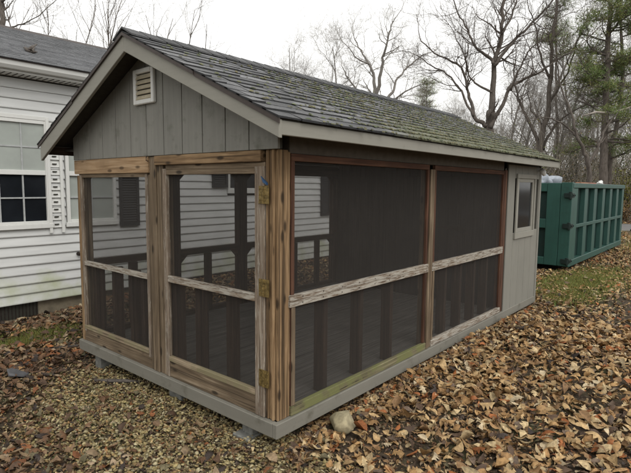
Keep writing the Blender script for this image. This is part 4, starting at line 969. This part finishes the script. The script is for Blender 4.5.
def gravel():
    rr = np.random.default_rng(9); n = 30000; x = rr.uniform(-1.6, .25, n); y = rr.uniform(-.6, 3.4, n)
    g = gravel_w(x, y); m = rr.uniform(size=n) < g * .8 + .06; x, y = x[m], y[m]; n = len(x)
    P = np.stack([x, y, zg(x, y)], 1); px, py, z = pix(P); m = (px > -120) & (py < 560); P = P[m]; z = z[m]; n = len(P)
    V0, F0 = ico(1); V1, F1 = ico(0)
    pal = np.array([[.35, .28, .13], [.25, .2, .09], [.36, .3, .16], [.16, .125, .06], [.28, .19, .085], [.38, .33, .2], [.11, .085, .045]])
    near = z < 3.0; VV, FF, CC, o = [], [], [], 0
    for mask, (tv, tf) in ((near, (V0, F0)), (~near, (V1, F1))):
        q = P[mask]; k = len(q); s = rr.uniform(.0055, .0155, k)
        sc = np.stack([rr.uniform(.8, 1.5, k), rr.uniform(.7, 1.1, k), rr.uniform(.4, .75, k)], 1) * s[:, None]
        v = tv[None] * (1 + .16 * rr.normal(size=(k, len(tv), 1))) * sc[:, None, :]; a = rr.uniform(0, 6.28, k); ca, sa = np.cos(a)[:, None], np.sin(a)[:, None]
        xx, yy = v[..., 0] * ca - v[..., 1] * sa, v[..., 0] * sa + v[..., 1] * ca; t = rr.normal(size=(k, 1)) * .35; zz = v[..., 2] + xx * t
        v = np.stack([xx, yy, zz], -1) + (q + np.array([0, 0, 1.]) * rr.uniform(0, .02, (k, 1)))[:, None, :]
        VV.append(v.reshape(-1, 3)); FF.append((tf[None] + (np.arange(k) * len(tv))[:, None, None]).reshape(-1, 3) + o); o += k * len(tv)
        c = pal[rr.integers(0, len(pal), k)] * rr.uniform(.7, 1.25, (k, 1)); CC.append(np.repeat(c, len(tv), 0))
    return tag(raw('gravel', np.concatenate(VV), np.concatenate(FF), M['stonevc'], np.concatenate(CC), smooth=True), 'olive tan pea gravel strewn in front of the porch', 'gravel', None, 'stuff')
gravel()
def grass():
    rr = np.random.default_rng(13); V, C = [], []
    for (cx, cy, sx, sy, n, h) in ((7.5, -.08, 1.5, .5, 15000, .06), (-.05, 3.85, .9, .35, 7000, .05), (15, -.8, 2.6, .9, 5000, .12), (5.9, -.25, .6, .3, 1500, .08), (-.3, 1.6, .9, .9, 1600, .03), (9.5, -1.6, 2, .8, 2600, .08), (18, -2, 4, 2.5, 6000, .14)):
        x = cx + rr.normal(size=n) * sx * .62; y = cy + rr.normal(size=n) * sy * .62; m = ~((x > -.02) & (x < 5.14) & (y > -.02) & (y < 2.7)) & ~((x > DX - .08) & (y > DY - .03) & (x < DX + DL) & (y < DY + DW)) & (y < YH - .1) & (np.abs((np.stack([x, y], -1) - c0[:2]) @ VD[:2]) > 1.7); x, y = x[m], y[m]; n = len(x)
        z = zg(x, y); hh = h * rr.uniform(.5, 1.3, n); a = rr.uniform(0, 6.28, n); ln = rr.normal(size=(n, 2)) * hh[:, None] * .5; w_ = .003 + .0018 * (cx > 4) * 1.5
        b = np.stack([x, y, z], 1); s = np.stack([np.cos(a), np.sin(a), 0 * a], 1) * w_; t = b + np.stack([ln[:, 0], ln[:, 1], hh], 1)
        V.append(np.stack([b - s, b + s, t], 1).reshape(-1, 3)); yel = 1 if cx < 14 else 1.0
        c = np.array([.145, .185, .05]) * rr.uniform(.55, 1.5, (n, 1)) * np.stack([rr.uniform(.8, 1.7, n), np.ones(n), np.ones(n)], 1) * (1 if cx < 14 else np.array([1.7, 1.3, 1.4])); C.append(np.repeat(c, 3, 0))
    V = np.concatenate(V); return tag(raw('grass', V, np.arange(len(V)).reshape(-1, 3), M['greenvc'], np.concatenate(C)), 'sparse short green grass showing through the leaves', 'grass', None, 'stuff')
grass()
# loose things on the ground
def rock(p, r, sq, c, label, seed):
    V, F = ico(3); q = np.random.default_rng(seed); N = q.normal(size=(9, 3)); N /= np.linalg.norm(N, axis=1)[:, None]
    for nn in N: h = V @ nn; V = V - np.where(h > .72, h - .72, 0)[:, None] * nn
    V = V * (1 + .03 * np.sin(V @ q.normal(size=3) * 9))[:, None] * r * np.array(sq) * 1.15; o = raw('rock', V, F, c, smooth=False)
    o.location = (p[0], p[1], float(zg(*p)) + r * sq[2] * .8); o.rotation_euler = (.25, .35, .5); return tag(o, label, 'rock')
rock((.52, -.12), .098, (1.1, .9, .8), plain('pale_limestone', (.33, .285, .18), .9, .3, 18, 0, .5), 'pale limestone rock lying in the leaves beside the mossy sill', 2)
rock(gpt(20, 372), .085, (1.7, 1.1, .35), plain('slate_stone', (.1, .1, .105), .8, .3, 14, 0, .5), 'flat dark grey stone at the left edge of the yard', 4)
p = gpt(113, 382); st = MB(); z = float(zg(*p)); st.tube([(p[0] - .08, p[1] + .16, z + .015), (p[0], p[1], z + .03), (p[0] + .07, p[1] - .10, z + .035), (p[0] + .16, p[1] - .18, z + .02)], [.012, .018, .016, .008], 6)
tag(st.build('stick', M['bark'], None, smooth=True), 'short dark stick poking from under the porch front', 'stick')
p = gpt(70, 346); st = MB(); z = float(zg(*p)); st.tube([(p[0] - .45, p[1] + .3, z + .02), (p[0], p[1], z + .035), (p[0] + .3, p[1] - .12, z + .03), (p[0] + .62, p[1] - .3, z + .02)], [.008, .012, .01, .006], 6)
tag(st.build('stick', M['bark'], None, smooth=True), 'long thin fallen stick left of the shed', 'stick')
